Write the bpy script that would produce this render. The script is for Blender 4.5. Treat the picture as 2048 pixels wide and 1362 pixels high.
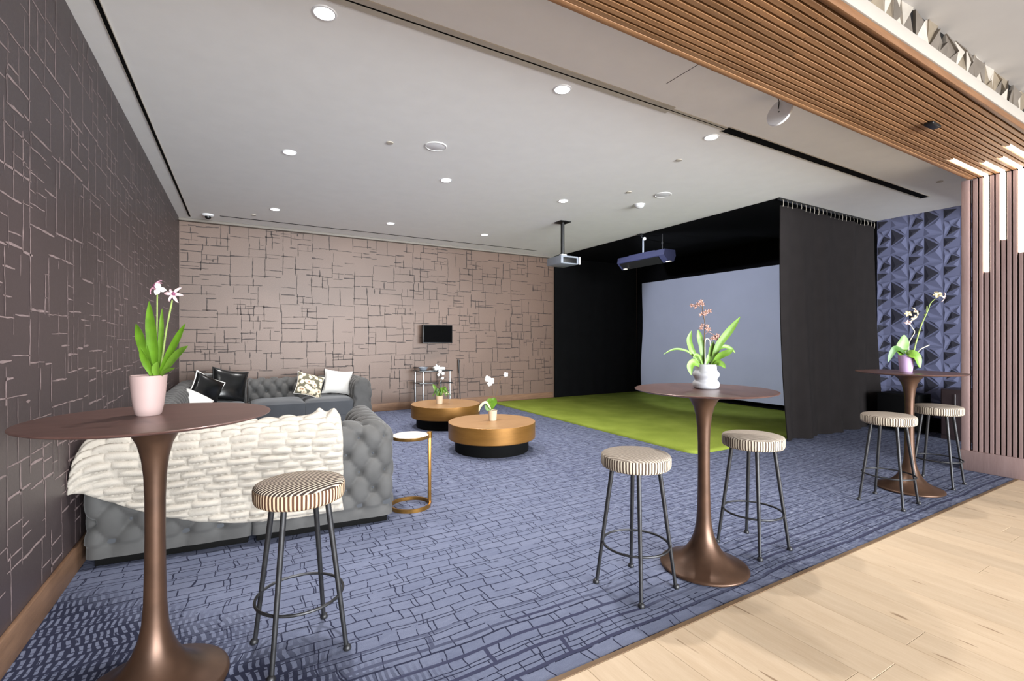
import bpy, bmesh, math, random
from mathutils import Vector, Matrix, noise as mnoise
SC = bpy.context.scene
for _o in list(bpy.data.objects):
    bpy.data.objects.remove(_o)
COL = SC.collection
PI = math.pi
YAW = math.radians(29.7)

# ------------------------------------------------------------------ camera
cam = bpy.data.cameras.new('camera')
cam.sensor_width = 36.0
cam.lens = 945.0 / 2048.0 * 36.0
cam.shift_y = -3.0 / 2048.0
cam.clip_start = 0.05
co = bpy.data.objects.new('camera', cam)
COL.objects.link(co)
co.location = (0, 0, 1.36)
co.rotation_euler = (PI / 2, 0, -YAW)
SC.camera = co

# ------------------------------------------------------------------ world, exposure
W = bpy.data.worlds.new('world')
SC.world = W
W.use_nodes = True
bg = W.node_tree.nodes['Background']
bg.inputs[0].default_value = (0.90, 0.95, 1.0, 1)
bg.inputs[1].default_value = 2.5
SC.view_settings.view_transform = 'Standard'
SC.view_settings.look = 'None'
SC.view_settings.exposure = 0.46
SC.view_settings.gamma = 1.0
SC.view_settings.use_curve_mapping = False
DOWN_W = 18.0      # watts of each downlight of the lounge
YS_ = -7.0
FILL_W = 920.0  # watts of the large fill lamp added behind the camera
LOBBY_W = 5.0     # watts of each unseen lamp added in the lobby behind the camera


def area(name, loc, size, watts, color=(1, 1, 1), spread=PI, parent=None):
    l = bpy.data.lights.new(name, 'AREA')
    l.shape = 'DISK'
    l.size = size
    l.energy = watts
    l.color = color
    l.spread = spread
    o = bpy.data.objects.new(name, l)
    COL.objects.link(o)
    o.location = loc
    if parent:
        o.parent = parent
    return o


# unseen fill lamp, added well behind the camera to brighten the lounge
_w = area('lobby_fill_light', (3.6, YS_ + .15, 1.75), 8.5, FILL_W, (.93, .97, 1.0), math.radians(110))
_w.data.shape = 'RECTANGLE'
_w.data.size_y = 2.6
_w.rotation_euler = (PI / 2 + math.radians(6), 0, 0)


# ------------------------------------------------------------------ helpers
def lin(c):
    return tuple(((v / 255.0) / 12.92 if v / 255.0 <= 0.04045 else ((v / 255.0 + 0.055) / 1.055) ** 2.4) for v in c) + (1.0,)


class NT:
    def __init__(s, name):
        s.m = bpy.data.materials.new(name)
        s.m.use_nodes = True
        s.t = s.m.node_tree
        s.b = s.t.nodes['Principled BSDF']

    def n(s, typ, **kw):
        nd = s.t.nodes.new(typ)
        for k, v in kw.items():
            if k.startswith('i_'):
                key = k[2:]
                key = int(key) if key.isdigit() else key.replace('_', ' ')
                nd.inputs[key].default_value = v
            else:
                setattr(nd, k, v)
        return nd

    def l(s, a, b):
        s.t.links.new(a, b)

    def coords(s, kind='Object', scale=None):
        tc = s.n('ShaderNodeTexCoord')
        if scale is None:
            return tc.outputs[kind]
        mp = s.n('ShaderNodeMapping')
        mp.inputs['Scale'].default_value = scale
        s.l(tc.outputs[kind], mp.inputs['Vector'])
        return mp.outputs[0]

    def noise(s, vec, scale, detail=4, rough=0.5):
        nd = s.n('ShaderNodeTexNoise')
        nd.inputs['Scale'].default_value = scale
        nd.inputs['Detail'].default_value = detail
        nd.inputs['Roughness'].default_value = rough
        s.l(vec, nd.inputs['Vector'])
        return nd.outputs['Fac']

    def ramp(s, fac, stops):
        r = s.n('ShaderNodeValToRGB')
        e = r.color_ramp.elements
        while len(e) < len(stops):
            e.new(0.5)
        for i, (p, c) in enumerate(stops):
            e[i].position = p
            e[i].color = c if len(c) == 4 else tuple(c) + (1,)
        s.l(fac, r.inputs[0])
        return r.outputs[0]

    def mix(s, fac, a, b, mode='MIX'):
        m = s.n('ShaderNodeMix', data_type='RGBA', blend_type=mode)
        for sock, v in ((m.inputs[0], fac), (m.inputs[6], a), (m.inputs[7], b)):
            if hasattr(v, 'default_value') or hasattr(v, 'is_linked'):
                s.l(v, sock)
            else:
                sock.default_value = v
        return m.outputs[2]

    def math(s, op, a, b=None, clamp=False):
        m = s.n('ShaderNodeMath', operation=op, use_clamp=clamp)
        for i, v in enumerate((a, b)):
            if v is None:
                continue
            if hasattr(v, 'is_linked'):
                s.l(v, m.inputs[i])
            else:
                m.inputs[i].default_value = v
        return m.outputs[0]

    def bump(s, h, strength=0.2, dist=0.01):
        b = s.n('ShaderNodeBump')
        b.inputs['Strength'].default_value = strength
        b.inputs['Distance'].default_value = dist
        s.l(h, b.inputs['Height'])
        s.l(b.outputs[0], s.b.inputs['Normal'])

    def set(s, **kw):
        for k, v in kw.items():
            s.b.inputs[k.replace('_', ' ')].default_value = v


def mat(name, rgb, rough=0.5, metal=0.0, spec=0.5, var=0.08, nscale=6.0, bump=0.0, bscale=60.0, sheen=0.0, coat=0.0, stretch=None):
    t = NT(name)
    v = t.coords('Object', stretch)
    f = t.noise(v, nscale, 4)
    c = lin(rgb)
    a = tuple(min(1, x * (1 - var)) for x in c[:3]) + (1,)
    b = tuple(min(1, x * (1 + var)) for x in c[:3]) + (1,)
    t.l(t.ramp(f, [(0.3, a), (0.7, b)]), t.b.inputs['Base Color'])
    t.set(Roughness=rough, Metallic=metal)
    t.b.inputs['Specular IOR Level'].default_value = spec
    if sheen:
        t.b.inputs['Sheen Weight'].default_value = sheen
        t.b.inputs['Sheen Roughness'].default_value = 0.4
    if coat:
        t.b.inputs['Coat Weight'].default_value = coat
        t.b.inputs['Coat Roughness'].default_value = 0.15
    if bump:
        t.bump(t.noise(t.coords('Object', stretch), bscale, 5), bump, 0.004)
    return t.m


def emit(name, rgb, strength):
    t = NT(name)
    t.set(Roughness=0.5)
    t.b.inputs['Base Color'].default_value = (0.8, 0.8, 0.8, 1)
    t.b.inputs['Emission Color'].default_value = rgb + (1,)
    t.b.inputs['Emission Strength'].default_value = strength
    return t.m


class MB:
    def __init__(s):
        s.v = []
        s.f = []
        s.mi = []

    def add(s, vs, fs, mi=0):
        o = len(s.v)
        s.v += [tuple(p) for p in vs]
        s.f += [tuple(i + o for i in f) for f in fs]
        s.mi += [mi] * len(fs)
        return s

    def box(s, c, d, mi=0, rot=None):
        x, y, z = (k / 2 for k in d)
        vs = [(-x, -y, -z), (x, -y, -z), (x, y, -z), (-x, y, -z), (-x, -y, z), (x, -y, z), (x, y, z), (-x, y, z)]
        if rot is not None:
            vs = [tuple(rot @ Vector(p)) for p in vs]
        vs = [(p[0] + c[0], p[1] + c[1], p[2] + c[2]) for p in vs]
        return s.add(vs, [(0, 3, 2, 1), (4, 5, 6, 7), (0, 1, 5, 4), (1, 2, 6, 5), (2, 3, 7, 6), (3, 0, 4, 7)], mi)

    def bounds(s, x0, x1, y0, y1, z0, z1, mi=0):
        return s.box(((x0 + x1) / 2, (y0 + y1) / 2, (z0 + z1) / 2), (x1 - x0, y1 - y0, z1 - z0), mi)

    def rbox(s, x0, x1, y0, y1, z0, z1, r=0.01, seg=3, mi=0):
        bm = bmesh.new()
        bmesh.ops.create_cube(bm, size=1)
        for v in bm.verts:
            v.co = Vector(((v.co.x + .5) * (x1 - x0) + x0, (v.co.y + .5) * (y1 - y0) + y0, (v.co.z + .5) * (z1 - z0) + z0))
        bmesh.ops.bevel(bm, geom=bm.edges[:], offset=r, segments=seg, affect='EDGES', profile=0.5)
        bm.verts.index_update()
        s.add([v.co[:] for v in bm.verts], [[v.index for v in f.verts] for f in bm.faces], mi)
        bm.free()
        return s

    def lathe(s, prof, seg=48, c=(0, 0, 0), mi=0, fn=None):
        n = len(prof)
        vs, fs = [], []
        for k in range(seg):
            a = 2 * PI * k / seg
            for (r, z) in prof:
                q = fn(a, r, z) if fn else r
                vs.append((c[0] + q * math.cos(a), c[1] + q * math.sin(a), c[2] + z))
        for k in range(seg):
            k2 = (k + 1) % seg
            for i in range(n - 1):
                a, b, cc, d = k * n + i, k2 * n + i, k2 * n + i + 1, k * n + i + 1
                if prof[i][0] < 1e-6:
                    fs.append((a, cc, d))
                elif prof[i + 1][0] < 1e-6:
                    fs.append((a, b, d))
                else:
                    fs.append((a, b, cc, d))
        return s.add(vs, fs, mi)

    def tube(s, pts, rad, seg=10, mi=0, cap=True, closed=False):
        pts = [Vector(p) for p in pts]
        n = len(pts)
        rs = rad if isinstance(rad, (list, tuple)) else [rad] * n
        vs, fs = [], []
        up = Vector((0, 0, 1))
        prev = None
        for i, p in enumerate(pts):
            if closed:
                t = pts[(i + 1) % n] - pts[i - 1]
            else:
                t = pts[min(i + 1, n - 1)] - pts[max(i - 1, 0)]
            t.normalize()
            if prev is None:
                a = up if abs(t.dot(up)) < 0.9 else Vector((1, 0, 0))
                x = t.cross(a).normalized()
            else:
                x = (prev - t * prev.dot(t)).normalized()
            prev = x
            y = t.cross(x)
            for k in range(seg):
                an = 2 * PI * k / seg
                vs.append(tuple(p + (x * math.cos(an) + y * math.sin(an)) * rs[i]))
        m = n if closed else n - 1
        for i in range(m):
            for k in range(seg):
                a = i * seg + k
                b = i * seg + (k + 1) % seg
                j = (i + 1) % n
                fs.append((a, b, j * seg + (k + 1) % seg, j * seg + k))
        if cap and not closed:
            fs.append(tuple(range(seg))[::-1])
            fs.append(tuple((n - 1) * seg + k for k in range(seg)))
        return s.add(vs, fs, mi)

    def grid(s, fn, nu, nv, mi=0, flip=False):
        vs = [fn(i / nu, j / nv) for i in range(nu + 1) for j in range(nv + 1)]
        fs = []
        for i in range(nu):
            for j in range(nv):
                a = i * (nv + 1) + j
                q = (a, a + nv + 1, a + nv + 2, a + 1)
                fs.append(q[::-1] if flip else q)
        return s.add(vs, fs, mi)

    def mesh(s, name, mats, smooth=40):
        me = bpy.data.meshes.new(name)
        me.from_pydata(s.v, [], s.f)
        for m in (mats if isinstance(mats, (list, tuple)) else [mats]):
            me.materials.append(m)
        me.polygons.foreach_set('material_index', s.mi)
        if smooth:
            me.polygons.foreach_set('use_smooth', [True] * len(s.f))
            me.set_sharp_from_angle(angle=math.radians(smooth))
        me.update()
        return me


def link(name, me, parent=None, loc=None, rot=None):
    o = bpy.data.objects.new(name, me)
    COL.objects.link(o)
    if parent:
        o.parent = parent
    if loc:
        o.location = loc
    if rot:
        o.rotation_euler = rot
    return o


def part(name, mb, m, parent, smooth=40, label=None, loc=None, rot=None):
    o = link(name, mb.mesh(name, m, smooth), parent, loc, rot)
    if label:
        o['label'] = label
    return o


def tag(o, label, cat, group=None):
    o['label'] = label
    o['category'] = cat
    if group:
        o['group'] = group
    return o


def thing(name, label, cat, loc=(0, 0, 0), rz=0.0, group=None, rot=None):
    o = bpy.data.objects.new(name, None)
    o.empty_display_size = 0.1
    COL.objects.link(o)
    o.location = loc
    o.rotation_euler = rot if rot else (0, 0, rz)
    return tag(o, label, cat, group)


def solo(name, mb, m, label, cat, loc=(0, 0, 0), rz=0.0, group=None, smooth=40, rot=None):
    o = link(name, mb.mesh(name, m, smooth), None, loc, rot if rot else (0, 0, rz))
    return tag(o, label, cat, group)


def struct(name, mb, m, smooth=0, loc=None):
    o = link(name, mb.mesh(name, m, smooth), None, loc)
    o['kind'] = 'structure'
    return o


def sroot(name, loc=(0, 0, 0)):
    o = bpy.data.objects.new(name, None)
    o.empty_display_size = 0.1
    COL.objects.link(o)
    o.location = loc
    o['kind'] = 'structure'
    return o


def dup(root, loc, rz, label):
    r = root.copy()
    COL.objects.link(r)
    r.location = loc
    r.rotation_euler = (0, 0, rz)
    r['label'] = label
    for ch in list(root.children):
        c = ch.copy()
        COL.objects.link(c)
        c.parent = r
        for g in list(ch.children):
            d = g.copy()
            COL.objects.link(d)
            d.parent = c
    return r


# ------------------------------------------------------------------ materials
def m_carpet():
    t = NT('blue patterned carpet')
    P = t.coords('Object')
    warp = t.n('ShaderNodeTexNoise', i_Scale=1.7, i_Detail=2.0)
    t.l(P, warp.inputs['Vector'])
    sub = t.n('ShaderNodeVectorMath', operation='SUBTRACT')
    t.l(warp.outputs['Color'], sub.inputs[0])
    sub.inputs[1].default_value = (.5, .5, .5)
    scl = t.n('ShaderNodeVectorMath', operation='MULTIPLY')
    t.l(sub.outputs[0], scl.inputs[0])
    scl.inputs[1].default_value = (.20, .075, 0)
    add = t.n('ShaderNodeVectorMath', operation='ADD')
    t.l(P, add.inputs[0])
    t.l(scl.outputs[0], add.inputs[1])
    wob = t.n('ShaderNodeTexNoise', i_Scale=14.0, i_Detail=2.0)
    t.l(P, wob.inputs['Vector'])
    s2 = t.n('ShaderNodeVectorMath', operation='SUBTRACT')
    t.l(wob.outputs['Color'], s2.inputs[0])
    s2.inputs[1].default_value = (.5, .5, .5)
    m2 = t.n('ShaderNodeVectorMath', operation='MULTIPLY')
    t.l(s2.outputs[0], m2.inputs[0])
    m2.inputs[1].default_value = (.022, .010, 0)
    ad2 = t.n('ShaderNodeVectorMath', operation='ADD')
    t.l(add.outputs[0], ad2.inputs[0])
    t.l(m2.outputs[0], ad2.inputs[1])
    V = ad2.outputs[0]

    def brick(w, h, ms, off=(0, 0, 0), vec=V, o=0.5, sq=1.0, freq=2):
        mp = t.n('ShaderNodeMapping')
        mp.inputs['Location'].default_value = off
        t.l(vec, mp.inputs['Vector'])
        b = t.n('ShaderNodeTexBrick', offset=o, squash=sq, squash_frequency=freq)
        b.inputs['Scale'].default_value = 1.0
        b.inputs['Mortar Size'].default_value = ms
        b.inputs['Mortar Smooth'].default_value = 0.15
        b.inputs['Brick Width'].default_value = w
        b.inputs['Row Height'].default_value = h
        b.inputs['Color1'].default_value = (0, 0, 0, 1)
        b.inputs['Color2'].default_value = (1, 1, 1, 1)
        t.l(mp.outputs[0], b.inputs['Vector'])
        return b
    A = brick(.17, .078, .0030, sq=.6, freq=3)
    Bk = brick(.40, .131, .0030, (.07, .02, 0), o=.35, sq=1.3)
    Wd = brick(1.7, .112, .0105, (.11, .03, 0), o=.37, sq=.8, freq=3)
    F = brick(.030, .082, .0085, (.0, .01, 0), o=.5)
    big = t.noise(P, .9, 2)
    # zone of wide joints near the wood edge, zone of dashes by the left wall
    sep = t.n('ShaderNodeSeparateXYZ')
    t.l(P, sep.inputs[0])
    edge = t.math('SUBTRACT', 2.15, t.math('ADD', sep.outputs[1], t.math('MULTIPLY', t.math('SUBTRACT', big, .5), 1.6)))
    edge = t.math('MULTIPLY', edge, 2.5, True)
    dash = t.math('SUBTRACT', 2.75, t.math('ADD', sep.outputs[1], t.math('MULTIPLY', sep.outputs[0], 1.1)))
    dash = t.math('MULTIPLY', t.math('ADD', dash, t.math('MULTIPLY', t.math('SUBTRACT', big, .5), 1.5)), 2.2, True)
    brk = t.noise(P, 9.0, 3)
    thin = t.math('MAXIMUM', t.math('MULTIPLY', A.outputs['Fac'], t.math('GREATER_THAN', brk, .40)), Bk.outputs['Fac'])
    wide = t.math('MULTIPLY', Wd.outputs['Fac'], edge)
    dsh = t.math('MULTIPLY', F.outputs['Fac'], dash)
    mask = t.math('MAXIMUM', thin, t.math('MAXIMUM', wide, dsh))
    pile = t.noise(t.coords('Object'), 260, 3)
    blot = t.noise(t.coords('Object'), 3.5, 4)
    cell = t.mix(blot, lin((94, 100, 121)), lin((116, 122, 142)))
    cell = t.mix(t.math('MULTIPLY', A.outputs['Color'], .22), cell, lin((136, 141, 160)))
    cell = t.mix(t.ramp(pile, [(.35, (1, 1, 1)), (.65, (0, 0, 0))]), cell, t.mix(.5, cell, lin((84, 90, 116))))
    zone = t.math('MULTIPLY', t.math('MAXIMUM', t.math('SUBTRACT', sep.outputs[1], 3.3), t.math('MULTIPLY', t.math('SUBTRACT', sep.outputs[0], 1.9), 1.2)), .8, True)
    zone = t.math('ADD', t.math('MULTIPLY', zone, .85), .15)
    streak = t.noise(t.coords('Object', (13, 46, 1)), 1.0, 4, .65)
    cell = t.mix(t.math('MULTIPLY', zone, t.ramp(streak, [(.36, (1, 1, 1)), (.56, (0, 0, 0))])), cell, t.mix(.78, cell, lin((58, 62, 86))))
    cell = t.mix(t.math('MULTIPLY', zone, t.ramp(streak, [(.58, (0, 0, 0)), (.74, (1, 1, 1))])), cell, lin((142, 147, 166)))
    col = t.mix(mask, cell, t.mix(t.math('MULTIPLY', wide, .6), lin((40, 43, 62)), lin((66, 68, 92))))
    t.l(col, t.b.inputs['Base Color'])
    t.set(Roughness=.95)
    t.b.inputs['Specular IOR Level'].default_value = .15
    hgt = t.math('ADD', t.math('MULTIPLY', mask, -1.0), t.math('MULTIPLY', pile, .5))
    t.bump(hgt, .5, .004)
    return t.m


def m_wood(name, c1, c2, stretch, rough=.45, knots=False, spec=.4, hue=.12):
    t = NT(name)
    v = t.coords('Object', stretch)
    oi = t.n('ShaderNodeObjectInfo')
    off = t.n('ShaderNodeVectorMath', operation='ADD')
    t.l(v, off.inputs[0])
    cmb = t.n('ShaderNodeCombineXYZ')
    rm = t.math('MULTIPLY', oi.outputs['Random'], 37.0)
    for i in range(3):
        t.l(rm, cmb.inputs[i])
    t.l(cmb.outputs[0], off.inputs[1])
    f = t.noise(off.outputs[0], 3.0, 6, .6)
    f2 = t.noise(off.outputs[0], 22.0, 3, .6)
    g = t.math('ADD', t.math('MULTIPLY', f, .7), t.math('MULTIPLY', f2, .3))
    c = t.ramp(g, [(.35, lin(c1)), (.65, lin(c2))])
    tone = t.ramp(oi.outputs['Random'], [(0, (1 - hue,) * 3), (1, (1 + hue * .6, 1 + hue * .5, 1 + hue * .4))])
    c = t.mix(1.0, c, tone, 'MULTIPLY')
    if knots:
        k = t.noise(off.outputs[0], 5.5, 2, .4)
        km = t.ramp(k, [(.705, (0, 0, 0)), (.76, (1, 1, 1))])
        c = t.mix(t.math('MULTIPLY', km, .75), c, lin((120, 92, 66)))
    t.l(c, t.b.inputs['Base Color'])
    t.set(Roughness=rough)
    t.b.inputs['Specular IOR Level'].default_value = spec
    t.bump(f2, .08, .002)
    return t.m


def m_paper(name, rgb, rough, spec=.5):
    t = NT(name)
    P = t.coords('Object')
    f = t.noise(P, 1.2, 4)
    fine = t.noise(P, 120, 4)
    c = lin(rgb)
    col = t.ramp(f, [(.3, tuple(x * .9 for x in c[:3])), (.7, tuple(x * 1.08 for x in c[:3]))])
    col = t.mix(t.ramp(fine, [(.45, (0, 0, 0)), (.75, (1, 1, 1))]), col, tuple(min(1, x * 1.25) for x in c[:3]) + (1,))
    t.l(col, t.b.inputs['Base Color'])
    t.set(Roughness=rough)
    t.b.inputs['Specular IOR Level'].default_value = spec
    t.bump(fine, .12, .002)
    return t.m


def m_stripe(name, light, dark, kind, period, width=.5, soft=.1, fuzz=.5):
    """ticking stripes: straight bands over a seat top or rings of bars round a seat side"""
    t = NT(name)
    P = t.coords('Object')
    sep = t.n('ShaderNodeSeparateXYZ')
    t.l(P, sep.inputs[0])
    wob = t.math('MULTIPLY', t.math('SUBTRACT', t.noise(P, 18, 2), .5), fuzz)
    if kind == 'side':
        ang = t.math('ARCTAN2', sep.outputs[1], sep.outputs[0])
        u = t.math('MULTIPLY', ang, round(1.175 / period) / (2 * PI))
    else:
        u = t.math('DIVIDE', sep.outputs[0], period)
    u = t.math('ADD', u, wob)
    fr = t.math('FRACT', u)
    tri = t.math('ABSOLUTE', t.math('SUBTRACT', fr, .5))
    mask = t.ramp(tri, [(max(0.0, .5 * width - soft), (0, 0, 0)), (min(1.0, .5 * width + soft), (1, 1, 1))])
    fz = t.noise(P, 220, 3)
    a = t.mix(fz, tuple(x * .85 for x in lin(light)[:3]) + (1,), lin(light))
    b = t.mix(fz, lin(dark), tuple(min(1, x * 1.5) for x in lin(dark)[:3]) + (1,))
    t.l(t.mix(mask, b, a), t.b.inputs['Base Color'])
    t.set(Roughness=.9)
    t.b.inputs['Specular IOR Level'].default_value = .2
    t.bump(mask, .6, .004)
    return t.m


M = {}
M['carpet'] = m_carpet()
M['plank'] = m_wood('pale oak plank', (190, 167, 140), (203, 182, 156), (6, .7, 6), .5, True, .35, .08)
M['slat'] = m_wood('oiled slat wood', (122, 87, 57), (154, 116, 82), (.7, 9, 9), .5, False, .4, .22)
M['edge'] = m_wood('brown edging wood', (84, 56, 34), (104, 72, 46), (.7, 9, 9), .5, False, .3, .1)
M['vslat'] = m_wood('rosy slat wood', (136, 114, 112), (154, 132, 130), (9, 9, .7), .5, False, .4, .12)
M['skirt'] = m_wood('brown skirting wood', (112, 84, 64), (138, 106, 82), (1, 1, 9), .5, False, .4, .08)
M['dark'] = mat('black recess', (14, 13, 13), .9, spec=.1)
M['ceil'] = mat('ceiling paint', (244, 243, 240), .95, spec=.1, var=.015)
M['disc'] = mat('white disc shell', (240, 240, 242), .6, var=.02)
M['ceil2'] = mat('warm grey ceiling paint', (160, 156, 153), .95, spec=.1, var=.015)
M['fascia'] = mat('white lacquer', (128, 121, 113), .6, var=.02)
M['white'] = mat('white plastic', (236, 236, 238), .5, var=.02)
M['flange'] = mat('beige metal flange', (190, 182, 168), .5, var=.03)
M['paper_left'] = m_paper('plum wallpaper', (66, 56, 57), .42, .5)
M['paper_back'] = m_paper('cocoa wallpaper', (106, 85, 73), .46, .5)
M['ink_left'] = mat('pale ink with painted sheen', (142, 125, 124), .5, var=.2, nscale=30)  # glancing sheen of the print put into a pale matt colour
M['ink_back'] = mat('dark brown ink', (54, 40, 35), .6, var=.25, nscale=20)
M['drape'] = mat('black drape cloth', (33, 30, 30), .95, spec=.1, bump=.15, bscale=300)
M['bay'] = mat('black baffle cloth', (15, 15, 16), .97, spec=.05)
M['screen'] = mat('pale screen cloth', (186, 190, 208), .9, spec=.1, var=.03, nscale=1.5)
M['led'] = emit('warm light strip', (1.0, .86, .68), 5.0)
M['lamp'] = emit('downlight lens', (1.0, .98, .95), 14.0)
M['velvet'] = mat('grey velvet', (77, 76, 75), .7, spec=.3, var=.16, nscale=7, sheen=.18)
M['velvet_dark'] = mat('grey velvet seat', (72, 74, 78), .75, spec=.25, var=.1, nscale=4, sheen=.2)
M['plinth'] = mat('black plinth', (7, 7, 7), .8, spec=.15)
M['fur'] = mat('cream faux fur', (170, 163, 153), .98, spec=.1, var=.06, nscale=20, bump=.5, bscale=180)
M['bronze'] = mat('bronze patina', (84, 62, 49), .36, metal=.6, var=.2, nscale=9)
M['top'] = mat('dark bronze top', (96, 70, 64), .34, metal=.25, var=.16, nscale=5, stretch=(1, 4, 1))
M['iron'] = mat('blackened iron', (58, 58, 60), .45, metal=.7, var=.2, nscale=30)
M['seat_top'] = m_stripe('striped hide', (206, 191, 174), (48, 39, 35), 'top', .0175, .62, .08, .25)
M['seat_side'] = m_stripe('striped hide band', (208, 184, 154), (74, 50, 38), 'side', .0165, .5, .06, .15)
M['seat_top2'] = m_stripe('pale striped hide', (184, 173, 160), (112, 102, 92), 'top', .0155, .60, .16, 1.3)  # paler stripes with less contrast than the first stool
M['seat_side2'] = m_stripe('pale striped hide band', (200, 188, 170), (66, 55, 48), 'side', .0165, .46, .07, .3)
M['brass'] = mat('antique brass', (150, 112, 58), .32, metal=.85, var=.25, nscale=14)
M['gold'] = m_wood('gilded brown veneer', (132, 92, 40), (150, 106, 50), (1, 1, 8), .36, False, .5, .04)
M['gold'].node_tree.nodes['Principled BSDF'].inputs['Metallic'].default_value = .55
M['goldtop'] = m_wood('gilded brown top', (142, 106, 70), (156, 120, 82), (1, 8, 1), .4, False, .5, .04)
M['marble'] = mat('white marble', (244, 240, 234), .25, var=.05, nscale=12)
M['chrome'] = mat('satin chrome', (190, 190, 192), .3, metal=.9, var=.05)
M['black'] = mat('black plastic', (14, 14, 15), .4, var=.1)
M['blackgloss'] = mat('black glossy hide', (16, 17, 18), .22, var=.5, nscale=10, bump=.3, bscale=12)
M['glassy'] = mat('smoked shelf', (40, 42, 44), .15, var=.05)
M['projector'] = mat('grey projector shell', (140, 146, 156), .4, var=.05)
M['navybox'] = mat('navy metal shell', (40, 42, 66), .45, var=.06)
M['leaf'] = mat('fresh green leaf', (84, 122, 26), .42, var=.3, nscale=14)
M['leaf2'] = mat('bright green leaf', (94, 130, 38), .45, var=.25, nscale=16)
M['leaf3'] = mat('deep green leaf', (58, 94, 36), .45, var=.3, nscale=14)
M['stem'] = mat('pale green stem', (132, 150, 82), .6, var=.2, nscale=20)
M['drystem'] = mat('grey dry stem', (176, 172, 160), .7, var=.15, nscale=20)
M['brownstem'] = mat('brown stem', (104, 82, 60), .7, var=.2)
M['petal_white'] = mat('white petal', (226, 224, 220), .6, var=.03)
M['petal_pink'] = mat('pink petal', (196, 142, 160), .6, var=.3, nscale=60)
M['petal_blush'] = mat('blush petal', (212, 186, 188), .6, var=.1, nscale=50)
M['petal_rust'] = mat('dusty rose petal', (160, 122, 110), .6, var=.25, nscale=60)
M['petal_cream'] = mat('cream petal', (206, 192, 156), .6, var=.08, nscale=40)
M['plum'] = mat('plum throat', (120, 60, 90), .6, var=.2)
M['pot_pink'] = mat('matte pink ceramic', (166, 142, 138), .6, var=.03)
M['pot_white'] = mat('matte white ceramic', (176, 176, 180), .5, var=.02)
M['pot_lilac'] = mat('lilac ceramic', (176, 148, 184), .5, var=.04)
M['pot_cream'] = mat('cream ceramic', (212, 194, 168), .5, var=.03)
M['soil'] = mat('bark chips', (132, 92, 74), .9, var=.4, nscale=60, bump=.8, bscale=80)
M['pillow'] = mat('ivory linen', (200, 198, 194), .95, spec=.1, var=.03, bump=.2, bscale=200)


def m_floral():
    t = NT('floral print cloth')
    P = t.coords('Object')
    v = t.n('ShaderNodeTexVoronoi', i_Scale=15.0)
    t.l(P, v.inputs['Vector'])
    f = t.noise(P, 26, 3)
    d = t.math('ADD', v.outputs['Distance'], t.math('MULTIPLY', t.math('SUBTRACT', f, .5), .5))
    t.l(t.ramp(d, [(.15, lin((150, 116, 90))), (.3, lin((226, 212, 186))), (.5, lin((214, 198, 170))), (.62, lin((92, 88, 72)))]), t.b.inputs['Base Color'])
    t.set(Roughness=.9)
    return t.m


M['floral'] = m_floral()


def m_turf():
    t = NT('green putting turf')
    P = t.coords('Object')
    a = t.noise(P, 2.0, 3)
    b = t.noise(P, 300, 3)
    g = t.math('ADD', t.math('MULTIPLY', a, .4), t.math('MULTIPLY', b, .6))
    t.l(t.ramp(g, [(.35, lin((112, 126, 44))), (.65, lin((148, 162, 70)))]), t.b.inputs['Base Color'])
    t.set(Roughness=.95)
    t.b.inputs['Specular IOR Level'].default_value = .1
    t.bump(b, .7, .008)
    return t.m


M['turf'] = m_turf()
M['geo'] = mat('slate blue relief', (106, 110, 140), .55, spec=.4, var=.05, nscale=2)
M['geo_dark'] = mat('charcoal relief triangle', (46, 46, 58), .55, spec=.4, var=.08, nscale=3)
M['shard_a'] = mat('pale stone shard', (158, 150, 140), .3, metal=.3, var=.15, nscale=10)
M['shard_b'] = mat('taupe stone shard', (96, 88, 80), .3, metal=.4, var=.2, nscale=10)
M['shard_c'] = mat('bronze stone shard', (122, 110, 94), .3, metal=.5, var=.2, nscale=10)
M['cabinet'] = mat('espresso cabinet', (56, 44, 46), .5, var=.1)

# ------------------------------------------------------------------ constants of the room
XL, XR = -0.855, 8.80
YB, YE = 8.95, 1.55
ZC, ZL, ZB = 3.24, 3.315, 3.01
YS = -7.0           # open end of the lobby
BAYX, BAYY = 6.20, 3.70

# ------------------------------------------------------------------ floor
rnd = random.Random(4)
fl = sroot('floor')
part('subfloor', MB().bounds(XL - .2, XR + .2, YS, YB + .2, -.12, -.02), M['dark'], fl, 0)
part('carpet', MB().bounds(XL, XR, YE + .012, YB, -.02, 0), M['carpet'], fl, 0)
part('edge_strip', MB().bounds(XL, XR, YE - .012, YE + .012, -.02, .003), M['brownstem'], fl, 0, label='dark edging strip between carpet and oak planks')
pw = .19
meshes = {}
x = XL
while x < XR - .01:
    y = YE - .012
    y0s = rnd.uniform(.35, 1.9)
    first = True
    w = min(pw, XR - x)
    while y > YS:
        L = y0s if first else 2.0
        first = False
        L = min(L, y - YS)
        key = (round(L, 3), round(w, 3))
        if key not in meshes:
            meshes[key] = MB().rbox(.0006, w - .0006, -L + .0006, -.0006, -.02, 0, .0012, 1).mesh('plank', M['plank'], 0)
        link('plank', meshes[key], fl, (x, y, rnd.uniform(-.0004, 0)))
        y -= L
    x += pw

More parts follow.
